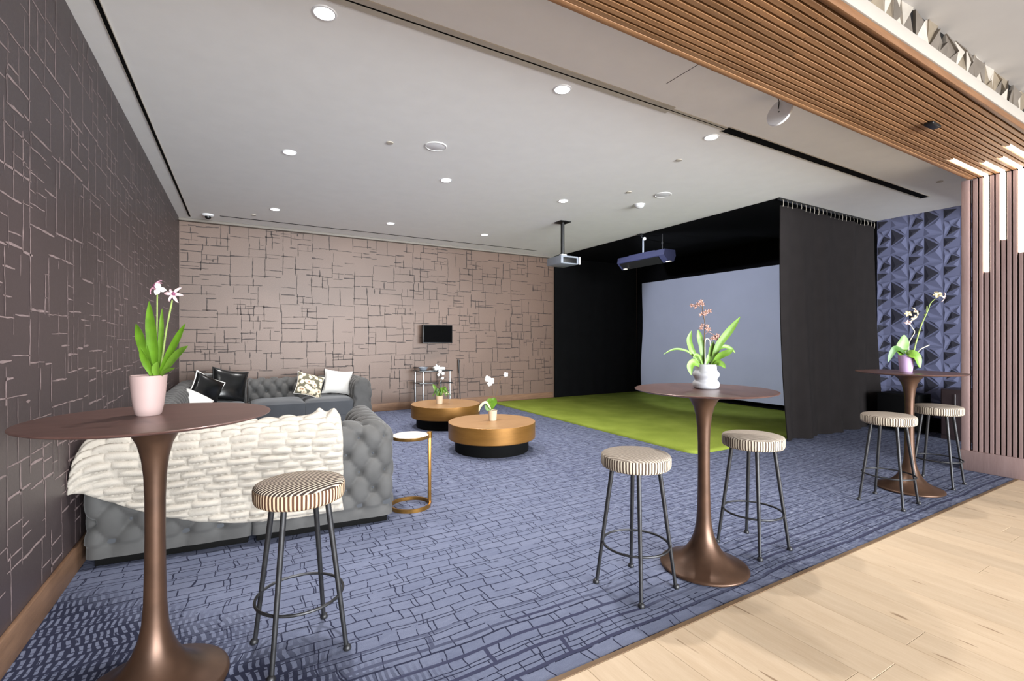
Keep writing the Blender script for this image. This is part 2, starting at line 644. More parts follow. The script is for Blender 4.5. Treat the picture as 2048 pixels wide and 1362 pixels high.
# ------------------------------------------------------------------ walls with printed paper
def ribbons(u0, u1, v0, v1, seed, wmin, wmax, place, thr=(.42, .3)):
    """irregular right-angled crackle print as thin ribbons lying on the wall"""
    r = random.Random(seed)
    lines = []

    def split(a, b, c, d, dep):
        w, h = b - a, d - c
        if (w < thr[0] and h < thr[1] and (dep > 3 and r.random() < .55)) or (w < .16 and h < .14) or dep > 15:
            return
        if w / thr[0] > h / thr[1] * r.uniform(.6, 1.6):
            s = a + w * r.uniform(.28, .72)
            lines.append(((s, c), (s, d)))
            split(a, s, c, d, dep + 1)
            split(s, b, c, d, dep + 1)
        else:
            s = c + h * r.uniform(.28, .72)
            lines.append(((a, s), (b, s)))
            split(a, b, c, s, dep + 1)
            split(a, b, s, d, dep + 1)
    nu, nv = max(1, int((u1 - u0) / 1.1)), max(1, int((v1 - v0) / .85))
    ju = [u0] + [u0 + (u1 - u0) * (i + r.uniform(-.25, .25)) / nu for i in range(1, nu)] + [u1]
    for i in range(nu):
        jv = [v0] + [v0 + (v1 - v0) * (j + r.uniform(-.3, .3)) / nv for j in range(1, nv)] + [v1]
        for j in range(nv):
            if i:
                lines.append(((ju[i], jv[j]), (ju[i], jv[j + 1])))
            if j:
                lines.append(((ju[i], jv[j]), (ju[i + 1], jv[j])))
            split(ju[i], ju[i + 1], jv[j], jv[j + 1], 0)
    mb = MB()
    for (p, q) in lines:
        L = math.hypot(q[0] - p[0], q[1] - p[1])
        # break long lines into strokes with gaps and small sideways jogs
        pos = 0.0
        while pos < L - .03:
            seg = min(L - pos, r.uniform(.12, .42))
            if r.random() < .86:
                e0, e1 = pos - r.uniform(0, .02), pos + seg + r.uniform(-.03, .02)
                if e1 - e0 > .03:
                    jog = r.uniform(-.03, .03) if L > .6 else r.uniform(-.012, .012)
                    slope = r.uniform(-.03, .03)
                    n = max(2, int((e1 - e0) / .035))
                    dx, dy = (q[0] - p[0]) / L, (q[1] - p[1]) / L
                    nx, ny = -dy, dx
                    blob = r.random() < .35
                    vs = []
                    w0 = r.uniform(wmin, wmax)
                    for k in range(n + 1):
                        s = e0 + (e1 - e0) * k / n
                        off = jog + slope * (s - e0) + r.uniform(-.002, .002)
                        hw = w0 * r.uniform(.55, 1.25)
                        if blob:
                            hw *= 1 + 2.0 * math.exp(-(s - e0) / .03) * r.random()
                        if k in (0, n):
                            hw *= .5
                        for sg in (-1, 1):
                            vs.append(place(min(u1, max(u0, p[0] + dx * s + nx * (off + sg * hw))), min(v1, max(v0, p[1] + dy * s + ny * (off + sg * hw)))))
                    mb.add(vs, [(2 * k, 2 * k + 1, 2 * k + 3, 2 * k + 2) for k in range(n)])
            pos += seg
    return mb


wl = struct('wall_left', MB().bounds(XL - .15, XL, YS, YB + .15, -.02, ZL + .1), M['paper_left'])
pr = part('wallpaper_print', ribbons(.6, YB - .01,   .16, ZC, 11, .0024, .0062, lambda u, v: (XL + .0012, u, v), (.26, .30)), M['ink_left'], wl, 0)
pr['kind'] = 'stuff'
wb = struct('wall_back', MB().bounds(XL, XR + .15, YB, YB + .15, -.02, ZL + .1), M['paper_back'])
pr = part('wallpaper_print', ribbons(XL + .01, BAYX, .16, ZC, 23, .004, .009, lambda u, v: (u, YB - .0012, v), (.44, .32)), M['ink_back'], wb, 0)
pr['kind'] = 'stuff'
wr = struct('wall_right', MB().bounds(XR, XR + .15, YS, YB, -.02, ZL + .1), M['dark'])
struct('baseboard_left', MB().rbox(XL, XL + .02, YS, YB, 0, .152, .004, 2), M['skirt'], 40)
struct('baseboard_back', MB().rbox(XL + .02, BAYX - .02, YB - .018, YB, 0, .145, .004, 2), M['skirt'], 40)

# ------------------------------------------------------------------ ceilings
cl = struct('ceiling', MB().bounds(XL, XR, 1.9, YB, ZC, ZC + .1), M['ceil'])
part('hatch_joint', MB().bounds(2.708, 2.713, 1.93, 2.46, ZC - .001, ZC + .001), M['dark'], cl, 0)
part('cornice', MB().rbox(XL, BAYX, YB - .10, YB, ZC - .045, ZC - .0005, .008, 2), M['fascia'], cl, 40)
cl2 = struct('ceiling.001', MB().bounds(XL, XR, YS, 1.275, ZL, ZL + .1), M['ceil2'])

# slatted beam across the opening
t1 = sroot('trim_1')
part('beam_core', MB().bounds(XL, XR, 1.262, 1.90, ZB + .03, ZC + .075), M['dark'], t1, 0)
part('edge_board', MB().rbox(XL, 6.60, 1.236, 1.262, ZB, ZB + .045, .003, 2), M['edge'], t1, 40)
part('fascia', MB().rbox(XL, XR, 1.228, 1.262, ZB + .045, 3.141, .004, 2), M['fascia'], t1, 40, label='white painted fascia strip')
part('edge_board', MB().rbox(XL, 6.545, 1.876, 1.915, ZB, ZC, .003, 2), M['slat'], t1, 40)
SLATS = [1.2900 + .0407 * i for i in range(15)]
sm = MB().rbox(0, 3.8, -.0142, .0142, 0, .026, .0012, 1).mesh('slat', M['slat'], 40)
LEDY = {3: 5.70, 6: 6.02, 9: 6.03, 12: 5.68}
for i, sy in enumerate(SLATS):
    brk = 2.35 + .55 * ((i * 7) % 5) / 5
    end = LEDY.get(i, 6.545)
    a = MB().rbox(XL, brk - .001, -.0142, .0142, 0, .026, .0012, 1)
    part('slat', a, M['slat'], t1, 40, loc=(0, sy, ZB + .002))
    a = MB().rbox(brk + .001, end, -.0142, .0142, 0, .026, .0012, 1)
    part('slat', a, M['slat'], t1, 40, loc=(0, sy, ZB + .002))
# faceted stone band above the fascia
r = random.Random(8)
x = 1.8
k = 0
while x < 6.6:
    w = r.uniform(.10, .19)
    z0, z1 = 3.141, ZL
    sl0 = r.uniform(-.05, .05)
    pts = [(x, z0), (x + w, z0), (x + w, z1), (x, z1)]
    mx, mz = x + w * r.uniform(.25, .75), z0 + (z1 - z0) * r.uniform(.25, .75)
    for q in range(4):
        if r.random() < .16:
            continue
        a, b = pts[q], pts[(q + 1) % 4]
        d0 = r.uniform(.004, .02)
        d1 = r.uniform(.012, .05)
        tri = [a, b, (mx, mz)]
        vs = [(p[0], 1.262, p[1]) for p in tri] + [(tri[0][0], 1.262 - d0, tri[0][1]), (tri[1][0], 1.262 - r.uniform(.004, .02), tri[1][1]), (mx, 1.262 - d1, mz)]
        m = MB().add(vs, [(0, 1, 2), (5, 4, 3), (0, 3, 4, 1), (1, 4, 5, 2), (2, 5, 3, 0)])
        part('shard', m, M[r.choice(['shard_a', 'shard_a', 'shard_b', 'shard_b', 'shard_c'])], t1, 0)
    x += w

# slatted end wall that the beam lands on
t2 = sroot('trim_2')
part('wall_core', MB().bounds(6.575, 6.80, 1.236, 1.88, 0, ZB), M['dark'], t2, 0)
part('return_panel', MB().bounds(6.60, 6.82, 1.88, 1.90, 0, ZB), M['vslat'], t2, 0)
part('corner_post', MB().rbox(6.538, 6.60, 1.905, 1.968, .2, ZB, .003, 2), M['vslat'], t2, 40)
part('base_board', MB().rbox(6.518, 6.62, 1.20, 1.975, 0, .205, .005, 2), M['vslat'], t2, 40)
for i in range(16):
    sy = SLATS[0] + .0407 * i - .002 if i < 15 else 1.872
    top = ZB
    key = {12: 2.04, 9: 2.345, 6: 2.2, 3: 1.9}.get(i)
    z1 = key if key else ZB
    hw = .0142 if i < 15 else .006
    part('slat', MB().rbox(6.545, 6.575, -hw, hw, .205, z1 - .002, .002, 1), M['vslat'], t2, 40, loc=(0, sy, 0))
for n, (i, lab) in enumerate([(12, 'warm bent light strip nearest the alcove, reaching lowest on the slatted wall'), (9, 'warm bent light strip second from the alcove, shorter drop on the slatted wall'), (6, 'warm light strip third from the alcove among the ceiling slats at the right edge'), (3, 'warm light strip outermost toward the white fascia at the right edge')]):
    sy = SLATS[i]
    zb = {12: 2.04, 9: 2.345, 6: 2.2, 3: 1.9}[i]
    led = thing('light_strip', lab, 'light strip', (6.56, sy, ZB), 0, 'bent light strips in the slatted portal')
    part('ceiling_run', MB().rbox(LEDY[i] - 6.56, -.015, -.0155, .0155, .0, .026, .004, 2), M['led'], led)
    part('wall_run', MB().rbox(-.02, .013, -.0155, .0155, zb - ZB, .0, .004, 2), M['led'], led)
solo('ceiling_sensor', MB().rbox(-.075, .075, -.03, .03, -.022, 0, .008, 3), M['black'], 'small black sensor box on the wooden ceiling slats', 'sensor', (4.60, 1.551, ZB))

# ------------------------------------------------------------------ alcove wall of relief panels
PW = .41
def geo_mesh():
    mb = MB()
    S = PW
    D = .0
    # corner points of the panel, then the raised triangles
    def tri(p, q, s, hgt, mi):
        P = [Vector((-.012, -a[0], a[1])) for a in (p, q, s)]
        c = (P[0] * 1.4 + P[1] * 1.0 + P[2] * .6) / 3
        c.x = -.012 - hgt
        vs = [tuple(v) for v in P] + [tuple(c)]
        mb.add(vs, [(0, 1, 3), (1, 2, 3), (2, 0, 3)], mi)
    mb.bounds(-.012, 0, -S + .0008, -.0008, .0008, S - .0008)
    # relief: (distance from the left edge, height above the lower edge)
    tri((.19, .14), (.36, .265), (.19, .40), .008, 1)
    tri((.03, .165), (.185, .25), (.09, .31), .008, 1)
    tri((.004, .012), (.15, .125), (.004, .145), .008, 1)
    tri((.225, .405), (.37, .28), (.405, .405), .014, 0)
    tri((.10, .315), (.185, .26), (.185, .40), .010, 0)
    tri((.16, .125), (.012, .155), (.18, .235), .010, 0)
    tri((.18, .008), (.40, .02), (.19, .125), .012, 0)
    tri((.375, .255), (.20, .13), (.405, .03), .014, 0)
    tri((.006, .405), (.08, .325), (.17, .405), .010, 0)
    tri((.006, .38), (.006, .17), (.075, .315), .010, 0)
    return mb.mesh('panel', [M['geo'], M['geo_dark']], 0)


gm = geo_mesh()
for i in range(7):
    for j in range(-1, 8):
        z = .21 + j * PW + (PW / 2 if i % 2 else 0)
        y = 3.66 - i * PW
        if z < 0 or z > ZC - .03:
            continue
        o = link('panel', gm, wr, (XR, y, z))
part('dark_base', MB().bounds(XR - .03, XR, .8, 3.66, 0, .21), M['dark'], wr, 0)

# low cabinets standing in the alcove
cab = thing('low_cabinet', 'low black cabinet under the blue relief wall beside the black curtain', 'cabinet', (8.5, 3.16, 0))
part('body', MB().rbox(-.2, .22, -.2, .3, .05, .56, .006), M['plinth'], cab)
part('door', MB().rbox(-.215, -.2, -.19, .29, .07, .54, .004), M['bay'], cab)
cab = thing('dark_cabinet', 'dark brown cabinet with slim vertical handle behind the slatted post', 'cabinet', (8.5, 2.35, 0))
part('body', MB().rbox(-.2, .22, -.3, .36, .0, .68, .006), M['cabinet'], cab)
dr = part('door', MB().rbox(-.215, -.2, -.29, .35, .06, .67, .004), M['cabinet'], cab)
part('handle', MB().tube([(-.232, .20, .36), (-.232, .20, .62)], .006, 8), M['chrome'], dr)

# ------------------------------------------------------------------ simulator bay
def folds(mb, p0, p1, z0, z1, amp, n, seed, thick=.012, lean=0.0, flare=.0):
    r = random.Random(seed)
    d = Vector((p1[0] - p0[0], p1[1] - p0[1], 0))
    L = d.length
    d.normalize()
    nrm = Vector((d.y, -d.x, 0))
    ph = [r.uniform(0, 6.28) for _ in range(6)]
    fq = [n * r.uniform(.6, 1.5) for _ in range(6)]

    def f(u, v, side):
        s = u * L
        drop = 1 - v
        o = sum(math.sin(2 * PI * fq[k] * u + ph[k] + drop * (1.6 if k % 2 else -1.2)) / (k + 1) for k in range(4)) * amp * (.35 + .9 * drop)
        o += flare * drop ** 3
        s2 = s - lean * drop * drop * max(0, 1 - u * 1.5)
        p = Vector((p0[0], p0[1], 0)) + d * s2 + nrm * (o + side * thick)
        return (p.x, p.y, z0 + (z1 - z0) * v)
    nu, nv = max(20, int(L / .035)), 24
    mb.grid(lambda u, v: f(u, v, 0), nu, nv)
    mb.grid(lambda u, v: f(u, v, -1), nu, nv, flip=True)
    # closed hems and sides
    mb.grid(lambda u, v: f(u, 1, -v), nu, 1)
    mb.grid(lambda u, v: f(u, 0, v - 1), nu, 1)
    mb.grid(lambda u, v: f(0, u, -v), nv, 1, flip=True)
    mb.grid(lambda u, v: f(1, u, -v), nv, 1)
    return mb


cur = thing('bay_curtain', 'black side curtain hung from a hooked ceiling track at the bay front', 'curtain', (0, 0, 0))
part('cloth', folds(MB(), (BAYX + .02, BAYY - .03), (8.70, BAYY - .03), .012, 3.14, .036, 6, 5, lean=-.0, flare=.06), M['drape'], cur, 60)
part('track', MB().bounds(BAYX - .01, 8.76, BAYY - .015, BAYY + .015, ZC - .028, ZC - .0005), M['black'], cur, 0)
hk = MB().tube([(0, 0, 3.12), (0, -.006, 3.17), (0, 0, 3.215)], .0032, 6).mesh('hook', M['flange'], 40)
for i in range(24):
    link('hook', hk, cur, (BAYX + .04 + i * .108, BAYY - .03, 0))
solo('bay_drape', folds(MB(), (BAYX, YB - .05), (8.74, YB - .05), .02, ZC - .004, .008, 5, 9), M['bay'], 'black drape covering the back wall inside the simulator bay', 'curtain', smooth=60)
solo('screen_backdrop', folds(MB(), (8.745, YB - .09), (8.745, BAYY + .03), .022, ZC - .02, .006, 5, 12), M['bay'], 'black cloth behind the pale projection screen', 'curtain', smooth=60)
solo('bay_canopy', MB().bounds(BAYX, 8.73, BAYY + .02, YB - .09, ZC - .016, ZC - .004), M['bay'], 'black cloth canopy stretched over the simulator bay', 'canopy', smooth=0)


def screen_f(u, v, side=0):
    y = 8.60 - u * 4.72
    z = .14 + v * 2.60
    e = math.exp(-u * 22) * .03 * math.sin(v * 5 + 1)
    o = .012 * math.sin(3 * u + 2 * v) + .02 * math.exp(-((u * 3.4 - (1 - v)) ** 2) / .012) * (1 - v) * math.exp(-u * 5) + e
    return (8.63 - o + side * .006, y + .01 * math.sin(v * 9) * (u < .01), z)


mb = MB().grid(lambda u, v: screen_f(u, v), 90, 40, flip=True).grid(lambda u, v: screen_f(u, v, 1), 90, 40)
scr = thing('projection_screen', 'pale grey-blue projection screen hung at the back of the black bay', 'screen', (0, 0, 0))
part('screen_cloth', mb, M['screen'], scr, 60)
part('top_batten', MB().tube([(8.645, 3.86, 2.75), (8.645, 8.62, 2.75)], .014, 10), M['bay'], scr)
for yy in (4.2, 5.6, 7.0, 8.4):
    part('hanging_cord', MB().tube([(8.645, yy, 2.75), (8.645, yy, ZC - .016)], .003, 6), M['bay'], scr)


def turf_mesh():
    x0, x1, y0, y1, r, zt = 4.61, 8.70, 3.745, YB - .11, .16, .038
    pts = []
    for cx, cy, a0 in ((x0 + r, y0 + r, PI), (x1 - .01, y0 + .01, 1.5 * PI), (x1 - .01, y1 - .01, 0), (x0 + .03, y1 - .03, .5 * PI)):
        rr = r if (cx, cy) == (x0 + r, y0 + r) else (.03 if cx < 5 else .01)
        for k in range(13):
            a = a0 + .5 * PI * k / 12
            pts.append((cx + rr * math.cos(a), cy + rr * math.sin(a)))
    mb = MB()
    n = len(pts)
    cx, cy = (x0 + x1) / 2, (y0 + y1) / 2
    rings = [(0, 0.0), (0, .018), (.012, .032), (.035, zt)]
    vs = []
    for ins, z in rings:
        for (px, py) in pts:
            k = 1 - ins / 2.2
            vs.append((cx + (px - cx) * k, cy + (py - cy) * k, z))
    fs = []
    for q in range(3):
        for i in range(n):
            j = (i + 1) % n
            fs.append((q * n + i, q * n + j, (q + 1) * n + j, (q + 1) * n + i))
    fs.append(tuple(3 * n + i for i in range(n)))
    fs.append(tuple(range(n))[::-1])
    return mb.add(vs, fs)


solo('putting_turf', turf_mesh(), M['turf'], 'green artificial turf mat running into the black bay', 'turf', smooth=60)

# ------------------------------------------------------------------ ceiling fittings
places = {(0, 0): 'nearest to the left wall, front row', (1, 0): 'middle of the front row', (2, 0): 'front row, nearest the slatted beam at right',
          (0, 1): 'middle row, nearest the left wall', (1, 1): 'middle of the middle row', (2, 1): 'middle row, nearest the black bay',
          (0, 2): 'back row, nearest the left wall', (1, 2): 'middle of the back row', (2, 2): 'back row, nearest the black bay'}
for i, xx in enumerate((.41, 2.09, 3.79)):
    for j, yy in enumerate((2.90, 5.24, 7.65)):
        d = thing('downlight', 'round recessed white downlight in the ceiling, ' + places[(i, j)], 'downlight', (xx, yy, ZC), 0, 'recessed ceiling downlights')
        part('trim_ring', MB().lathe([(.055, -.002), (.056, -.007), (.066, -.006), (.068, 0)], 40), M['white'], d)
        part('lens', MB().lathe([(0, -.004), (.055, -.004), (.055, -.001), (0, -.001)], 40), M['lamp'], d)
        area('lamp_light', (0, 0, -.012), .12, DOWN_W, (1, .975, .95), math.radians(105), d)
for i, xx in enumerate((.8, 3.4, 6.0, 8.2)):
    for yy in (-4.0, -1.2):
        area('lobby_fill_lamp', (xx, yy, ZL - .02), .3, LOBBY_W, (1, .93, .84), PI)  # unseen lamps without fittings, added as fill from the lobby side

for (xx, yy, rr, lab) in ((1.637, 4.365, .105, 'flat round white ceiling speaker nearer the left wall'), (4.752, 4.366, .105, 'flat round white ceiling speaker in front of the black bay')):
    s = thing('ceiling_speaker', lab, 'speaker', (xx, yy, ZC), 0, 'flush ceiling speakers')
    part('grille', MB().lathe([(0, -.006), (rr - .012, -.006), (rr - .006, -.004), (rr - .006, 0)], 48), M['white'], s)
    part('rim', MB().lathe([(rr - .006, -.001), (rr - .006, -.009), (rr, -.006), (rr, 0)], 48), M['ceil'], s)
s = thing('smoke_detector', 'white domed smoke detector on the ceiling before the black bay', 'detector', (4.82, 4.854, ZC))
part('base', MB().lathe([(0, -.012), (.075, -.012), (.078, 0)], 32), M['white'], s)
part('dome', MB().lathe([(.062, -.012), (.058, -.034), (.03, -.052), (0, -.055)], 32), M['white'], s)
s = thing('dome_camera', 'small white dome camera with black lens near the back left ceiling corner', 'camera', (-.452, 8.472, ZC))
part('base', MB().lathe([(0, -.03), (.055, -.03), (.075, -.018), (.078, 0)], 32), M['white'], s)
part('lens_dome', MB().lathe([(.042, -.03), (.038, -.055), (.02, -.07), (0, -.074)], 24), M['black'], s)
for (xx, yy, lab) in ((1.226, 4.505, 'tiny white sprinkler cap left of the ceiling speaker'), (4.294, 4.508, 'tiny white sprinkler cap left of the smoke detector'), (3.982, 3.442, 'small white oblong sprinkler cap behind the slot diffuser'), (.15, 8.15, 'tiny white sprinkler cap by the back left downlight'), (7.227, 2.37, 'small grey cap on the dark alcove ceiling near the slatted post')):
    solo('sprinkler_cap', MB().lathe([(0, -.008), (.03, -.008), (.034, 0)], 24), M['flange'], lab, 'sprinkler', (xx, yy, ZC), group='sprinkler caps')


def slot(name, label, x0, x1, y0, y1, flange, black, along='x'):
    t = thing(name, label, 'air vent', ((x0 + x1) / 2, (y0 + y1) / 2, ZC))
    hx, hy = (x1 - x0) / 2, (y1 - y0) / 2
    m = MB()
    if along == 'x':
        if flange:
            m.bounds(-hx, hx, -hy - flange, -hy, -.006, -.0003)
            m.bounds(-hx, hx, hy, hy + flange, -.006, -.0003)
        part('slot', MB().bounds(-hx, hx, -hy, hy, -.003, -.0002), black, t, 0)
    else:
        if flange:
            m.bounds(-hx - flange, -hx, -hy, hy, -.006, -.0003)
            m.bounds(hx, hx + flange, -hy, hy, -.006, -.0003)
        part('slot', MB().bounds(-hx, hx, -hy, hy, -.003, -.0002), black, t, 0)
    if flange:
        part('flange', m, M['flange'], t, 0)
    return t


slot('slot_diffuser', 'long black slot diffuser in the ceiling along the left wall', -.715, -.69, .4, 8.74, .004, M['dark'], 'y')
slot('slot_diffuser', 'beige framed slot diffuser across the front of the ceiling', -.3, 3.05, 2.715, 2.733, .045, M['dark'])
slot('slot_diffuser', 'thin linking stretch of ceiling slot near the hanging white disc', 3.05, 3.75, 2.715, 2.73, .02, M['dark'])
slot('slot_diffuser', 'wide black slot diffuser before the black bay curtain', 3.75, 7.88, 2.685, 2.775, .008, M['dark'])
slot('slot_diffuser', 'fine dark slot in the ceiling along the back wall', -.30, 5.43, 8.46, 8.488, 0, M['dark'])

# hanging white disc by the beam
_v = Vector((.988, .5877, .480)).normalized()
_m = Vector((.8686, -.4955, 0)) * -.83 + Vector((0, 0, .55))
_n = (_v * -.588 + _m * .809).normalized()
_dp = Vector((3.577, 2.127, 3.095))
_e = _n.to_track_quat('Z', 'Y').to_euler()
d = thing('hanging_disc', 'white round disc hanging tilted on a short wire beside the wooden beam', 'access point', _dp, rot=_e)
part('disc', MB().lathe([(0, -.012), (.085, -.012), (.1, -.006), (.105, .002), (.1, .012), (0, .014)], 48), M['disc'], d)
part('indicator', MB().lathe([(0, .0145), (.006, .0145), (.006, .012)], 12), M['iron'], d)
inv = (Matrix.Translation(_dp) @ _e.to_matrix().to_4x4()).inverted()
_t = _dp + _n * .02
pts = [inv @ Vector(p) for p in ((_dp.x + .02, _dp.y + .03, ZC), (_dp.x + .012, _dp.y + .015, 3.19), _t + Vector((0, -.005, .055)), _t + Vector((.0, 0, .02)))]
part('wire', MB().tube(pts, .004, 6), M['black'], d)

# projectors
p = thing('projector', 'grey ceiling projector on a black drop pole in front of the bay', 'projector', (4.467, 6.193, ZC), 0)
part('ceiling_plate', MB().rbox(-.10, .10, -.10, .10, -.014, -.0002, .004), M['black'], p)
part('pole', MB().tube([(0, 0, -.01), (0, 0, -.54)], .03, 16), M['black'], p)
part('bracket', MB().rbox(-.11, .11, -.09, .09, -.57, -.545, .006).tube([(-.09, 0, -.55), (0, 0, -.5), (.09, 0, -.55)], .012, 8), M['black'], p)
part('body', MB().rbox(-.17, .17, -.20, .20, -.70, -.572, .014, 4), M['projector'], p)
_s = bpy.data.lights.new('projector_beam', 'SPOT')
_s.energy = 260.0
_s.color = (.80, .86, 1.0)
_s.spot_size = math.radians(74)
_s.spot_blend = .35
_s.shadow_soft_size = .03
_so = bpy.data.objects.new('projector_beam', _s)
COL.objects.link(_so)
_so.parent = p
_so.location = (.26, .06, -.635)
_so.rotation_euler = Vector((3.95, -.05, -.95)).to_track_quat('-Z', 'Y').to_euler()
part('vent', MB().rbox(-.13, .13, -.206, -.199, -.685, -.60, .002), M['black'], p)
part('lens', MB().tube([(.165, .06, -.635), (.205, .06, -.635)], [.042, .038], 20), M['black'], p)
part('side_rail', MB().rbox(.172, .19, -.22, -.19, -.70, -.58, .004), M['white'], p)
part('lamp_cover', MB().rbox(-.15, -.05, -.19, -.12, -.572, -.553, .006), M['white'], p)

p = thing('launch_monitor', 'long navy overhead sensor bar hung inside the black bay', 'projector', (6.47, 6.42, ZC - .016), 0)
part('pole', MB().tube([(0, 0, 0), (0, 0, -.28)], .016, 12), M['projector'], p)
part('rod', MB().tube([(0, -.46, 0), (0, -.46, -.30)], .009, 10).tube([(0, -.46, -.14), (0, -.46, -.18)], .016, 10), M['iron'], p)
part('top_plate', MB().rbox(-.08, .08, -.35, .30, -.305, -.275, .006), M['navybox'], p)
hb = MB()
prof = [(-.13, -.30), (.13, -.30), (.15, -.40), (.10, -.50), (-.02, -.52), (-.15, -.40)]
vs = [(a, y, z) for y in (-.63, .54) for (a, z) in prof]
n = len(prof)
hb.add(vs, [tuple(range(n)), tuple(range(2 * n - 1, n - 1, -1))] + [(i, n + i, n + (i + 1) % n, (i + 1) % n) for i in range(n)])
part('housing', hb, M['navybox'], p, 30)
part('lens_window', MB().add([(-.148, -.50, -.415), (-.148, .48, -.415), (-.03, .48, -.525), (-.03, -.50, -.525)], [(0, 1, 2, 3)]).add([(-.151, -.50, -.417), (-.151, .48, -.417), (-.033, .48, -.527), (-.033, -.50, -.527)], [(3, 2, 1, 0)]), M['black'], p, 0)
for ya, yb in ((-.72, -.63), (.35, .42)):
    part('foot_bracket', MB().rbox(-.10, -.06, ya, yb, -.535, -.515, .002), M['flange'], p)
s = thing('bay_camera', 'small camera with white eye clipped to the bay canopy edge', 'camera', (6.18, 6.20, ZC - .02))
part('clip', MB().rbox(-.03, .03, -.05, .05, -.01, .018, .004), M['black'], s)
part('arm', MB().tube([(0, 0, -.01), (.02, -.03, -.05)], .008, 8), M['iron'], s)
part('eye', MB().lathe([(0, -.03), (.02, -.024), (.03, 0), (.02, .024), (0, .03)], 20, (.04, -.06, -.075)), M['white'], s)

# ------------------------------------------------------------------ television, rack, club at the back wall
tv = thing('television', 'small black wall television above the chrome rack', 'television', (3.33, YB, 1.455), 0)
part('wall_plate', MB().rbox(-.1, .1, -.02, -.0015, -.1, .1, .004), M['black'], tv)
part('arm', MB().box((-.02, -.07, 0), (.05, .1, .06)), M['black'], tv, 0)
rz = Matrix.Rotation(math.radians(6), 3, 'Z')
def rot_mb(mb, R, off=(0, 0, 0)):
    mb.v = [tuple(R @ Vector(q) + Vector(off)) for q in mb.v]
    return mb
part('frame', rot_mb(MB().rbox(-.32, .32, -.035, .03, -.18, .18, .006), rz, (0, -.14, 0)), M['black'], tv)
part('display', rot_mb(MB().bounds(-.306, .306, -.0365, -.034, -.16, .168), rz, (0, -.14, 0)), mat('dark display glass', (2, 2, 3), .6, spec=.04, var=.05), tv, 0)
part('bezel_bottom', rot_mb(MB().rbox(-.318, .318, -.037, -.033, -.178, -.162, .001), rz, (0, -.14, 0)), M['iron'], tv)

rk = thing('shelf_rack', 'chrome framed rack with two smoked shelves against the back wall', 'rack', (3.16, 8.62, 0))
for (sx, sy) in ((-.29, .14), (-.24, -.17), (.29, -.17), (.23, .14)):
    part('post', MB().tube([(sx, sy, 0.002), (sx, sy, .75)], .017, 14), M['chrome'], rk)
for z in (.53, .755):
    part('shelf', MB().rbox(-.33, .33, -.21, .19, z - .008, z + .012, .006), M['glassy'], rk)
part('shelf', MB().rbox(-.33, .33, -.21, .19, .10, .118, .006), M['glassy'], rk)
solo('glass_bowl', MB().lathe([(0, .0), (.05, 0), (.075, .03), (.09, .06), (.085, .06), (.068, .032), (.045, .01), (0, .008)], 28), M['projector'], 'small grey bowl on the left end of the rack', 'bowl', (2.97, 8.6, .768))
solo('box_of_balls', MB().rbox(-.11, .11, -.06, .06, 0, .05, .01), M['pillow'], 'low pale box lying on top of the rack', 'box', (3.30, 8.64, .768))
cb = thing('golf_club', 'dark golf club leaning upright on the back wall right of the rack', 'golf club', (3.83, 8.84, 0))
part('shaft', MB().tube([(0, -.03, .012), (0, .05, .68)], .008, 10), M['iron'], cb)
part('grip', MB().tube([(0, .05, .67), (0, .08, .945)], [.012, .018], 12), M['black'], cb)
part('head', MB().rbox(-.05, .03, -.05, -.02, .0, .03, .006), M['iron'], cb)

# ------------------------------------------------------------------ tulip bar tables
def table_proto():
    t = thing('bar_table', '', 'table', (0, 0, 0))
    ped = [(0, .004), (.235, .004), (.2485, .006), (.25, .012), (.247, .018), (.235, .024), (.20, .036), (.165, .052), (.13, .076), (.10, .108), (.075, .15), (.056, .20), (.044, .26), (.038, .34), (.035, .46), (.0335, .6), (.034, .74), (.037, .83), (.045, .90), (.058, .955), (.078, .995), (.103, 1.022), (.13, 1.036), (.16, 1.0375), (0, 1.0378)]
    part('pedestal', MB().lathe(ped, 64), M['bronze'], t, 60)
    top = [(0, 1.038), (.15, 1.038), (.30, 1.040), (.375, 1.047), (.398, 1.054), (.4, 1.0575), (.397, 1.06), (.39, 1.0605), (0, 1.0605)]
    part('tabletop', MB().lathe(top, 96), M['top'], t, 50)
    return t


T1 = table_proto()
T1.location = (-.295, 2.285, 0)
T1['label'] = 'tall round bronze tulip table nearest the left wall, carrying the pink pot'
T1['group'] = 'bronze tulip bar tables'
T2 = dup(T1, (2.395, 1.885, 0), 1.0, 'tall round bronze tulip table in the middle, carrying the white ribbed vase')
T3 = dup(T1, (5.25, 1.935, 0), 2.0, 'tall round bronze tulip table near the slatted wall, carrying the lilac pot')

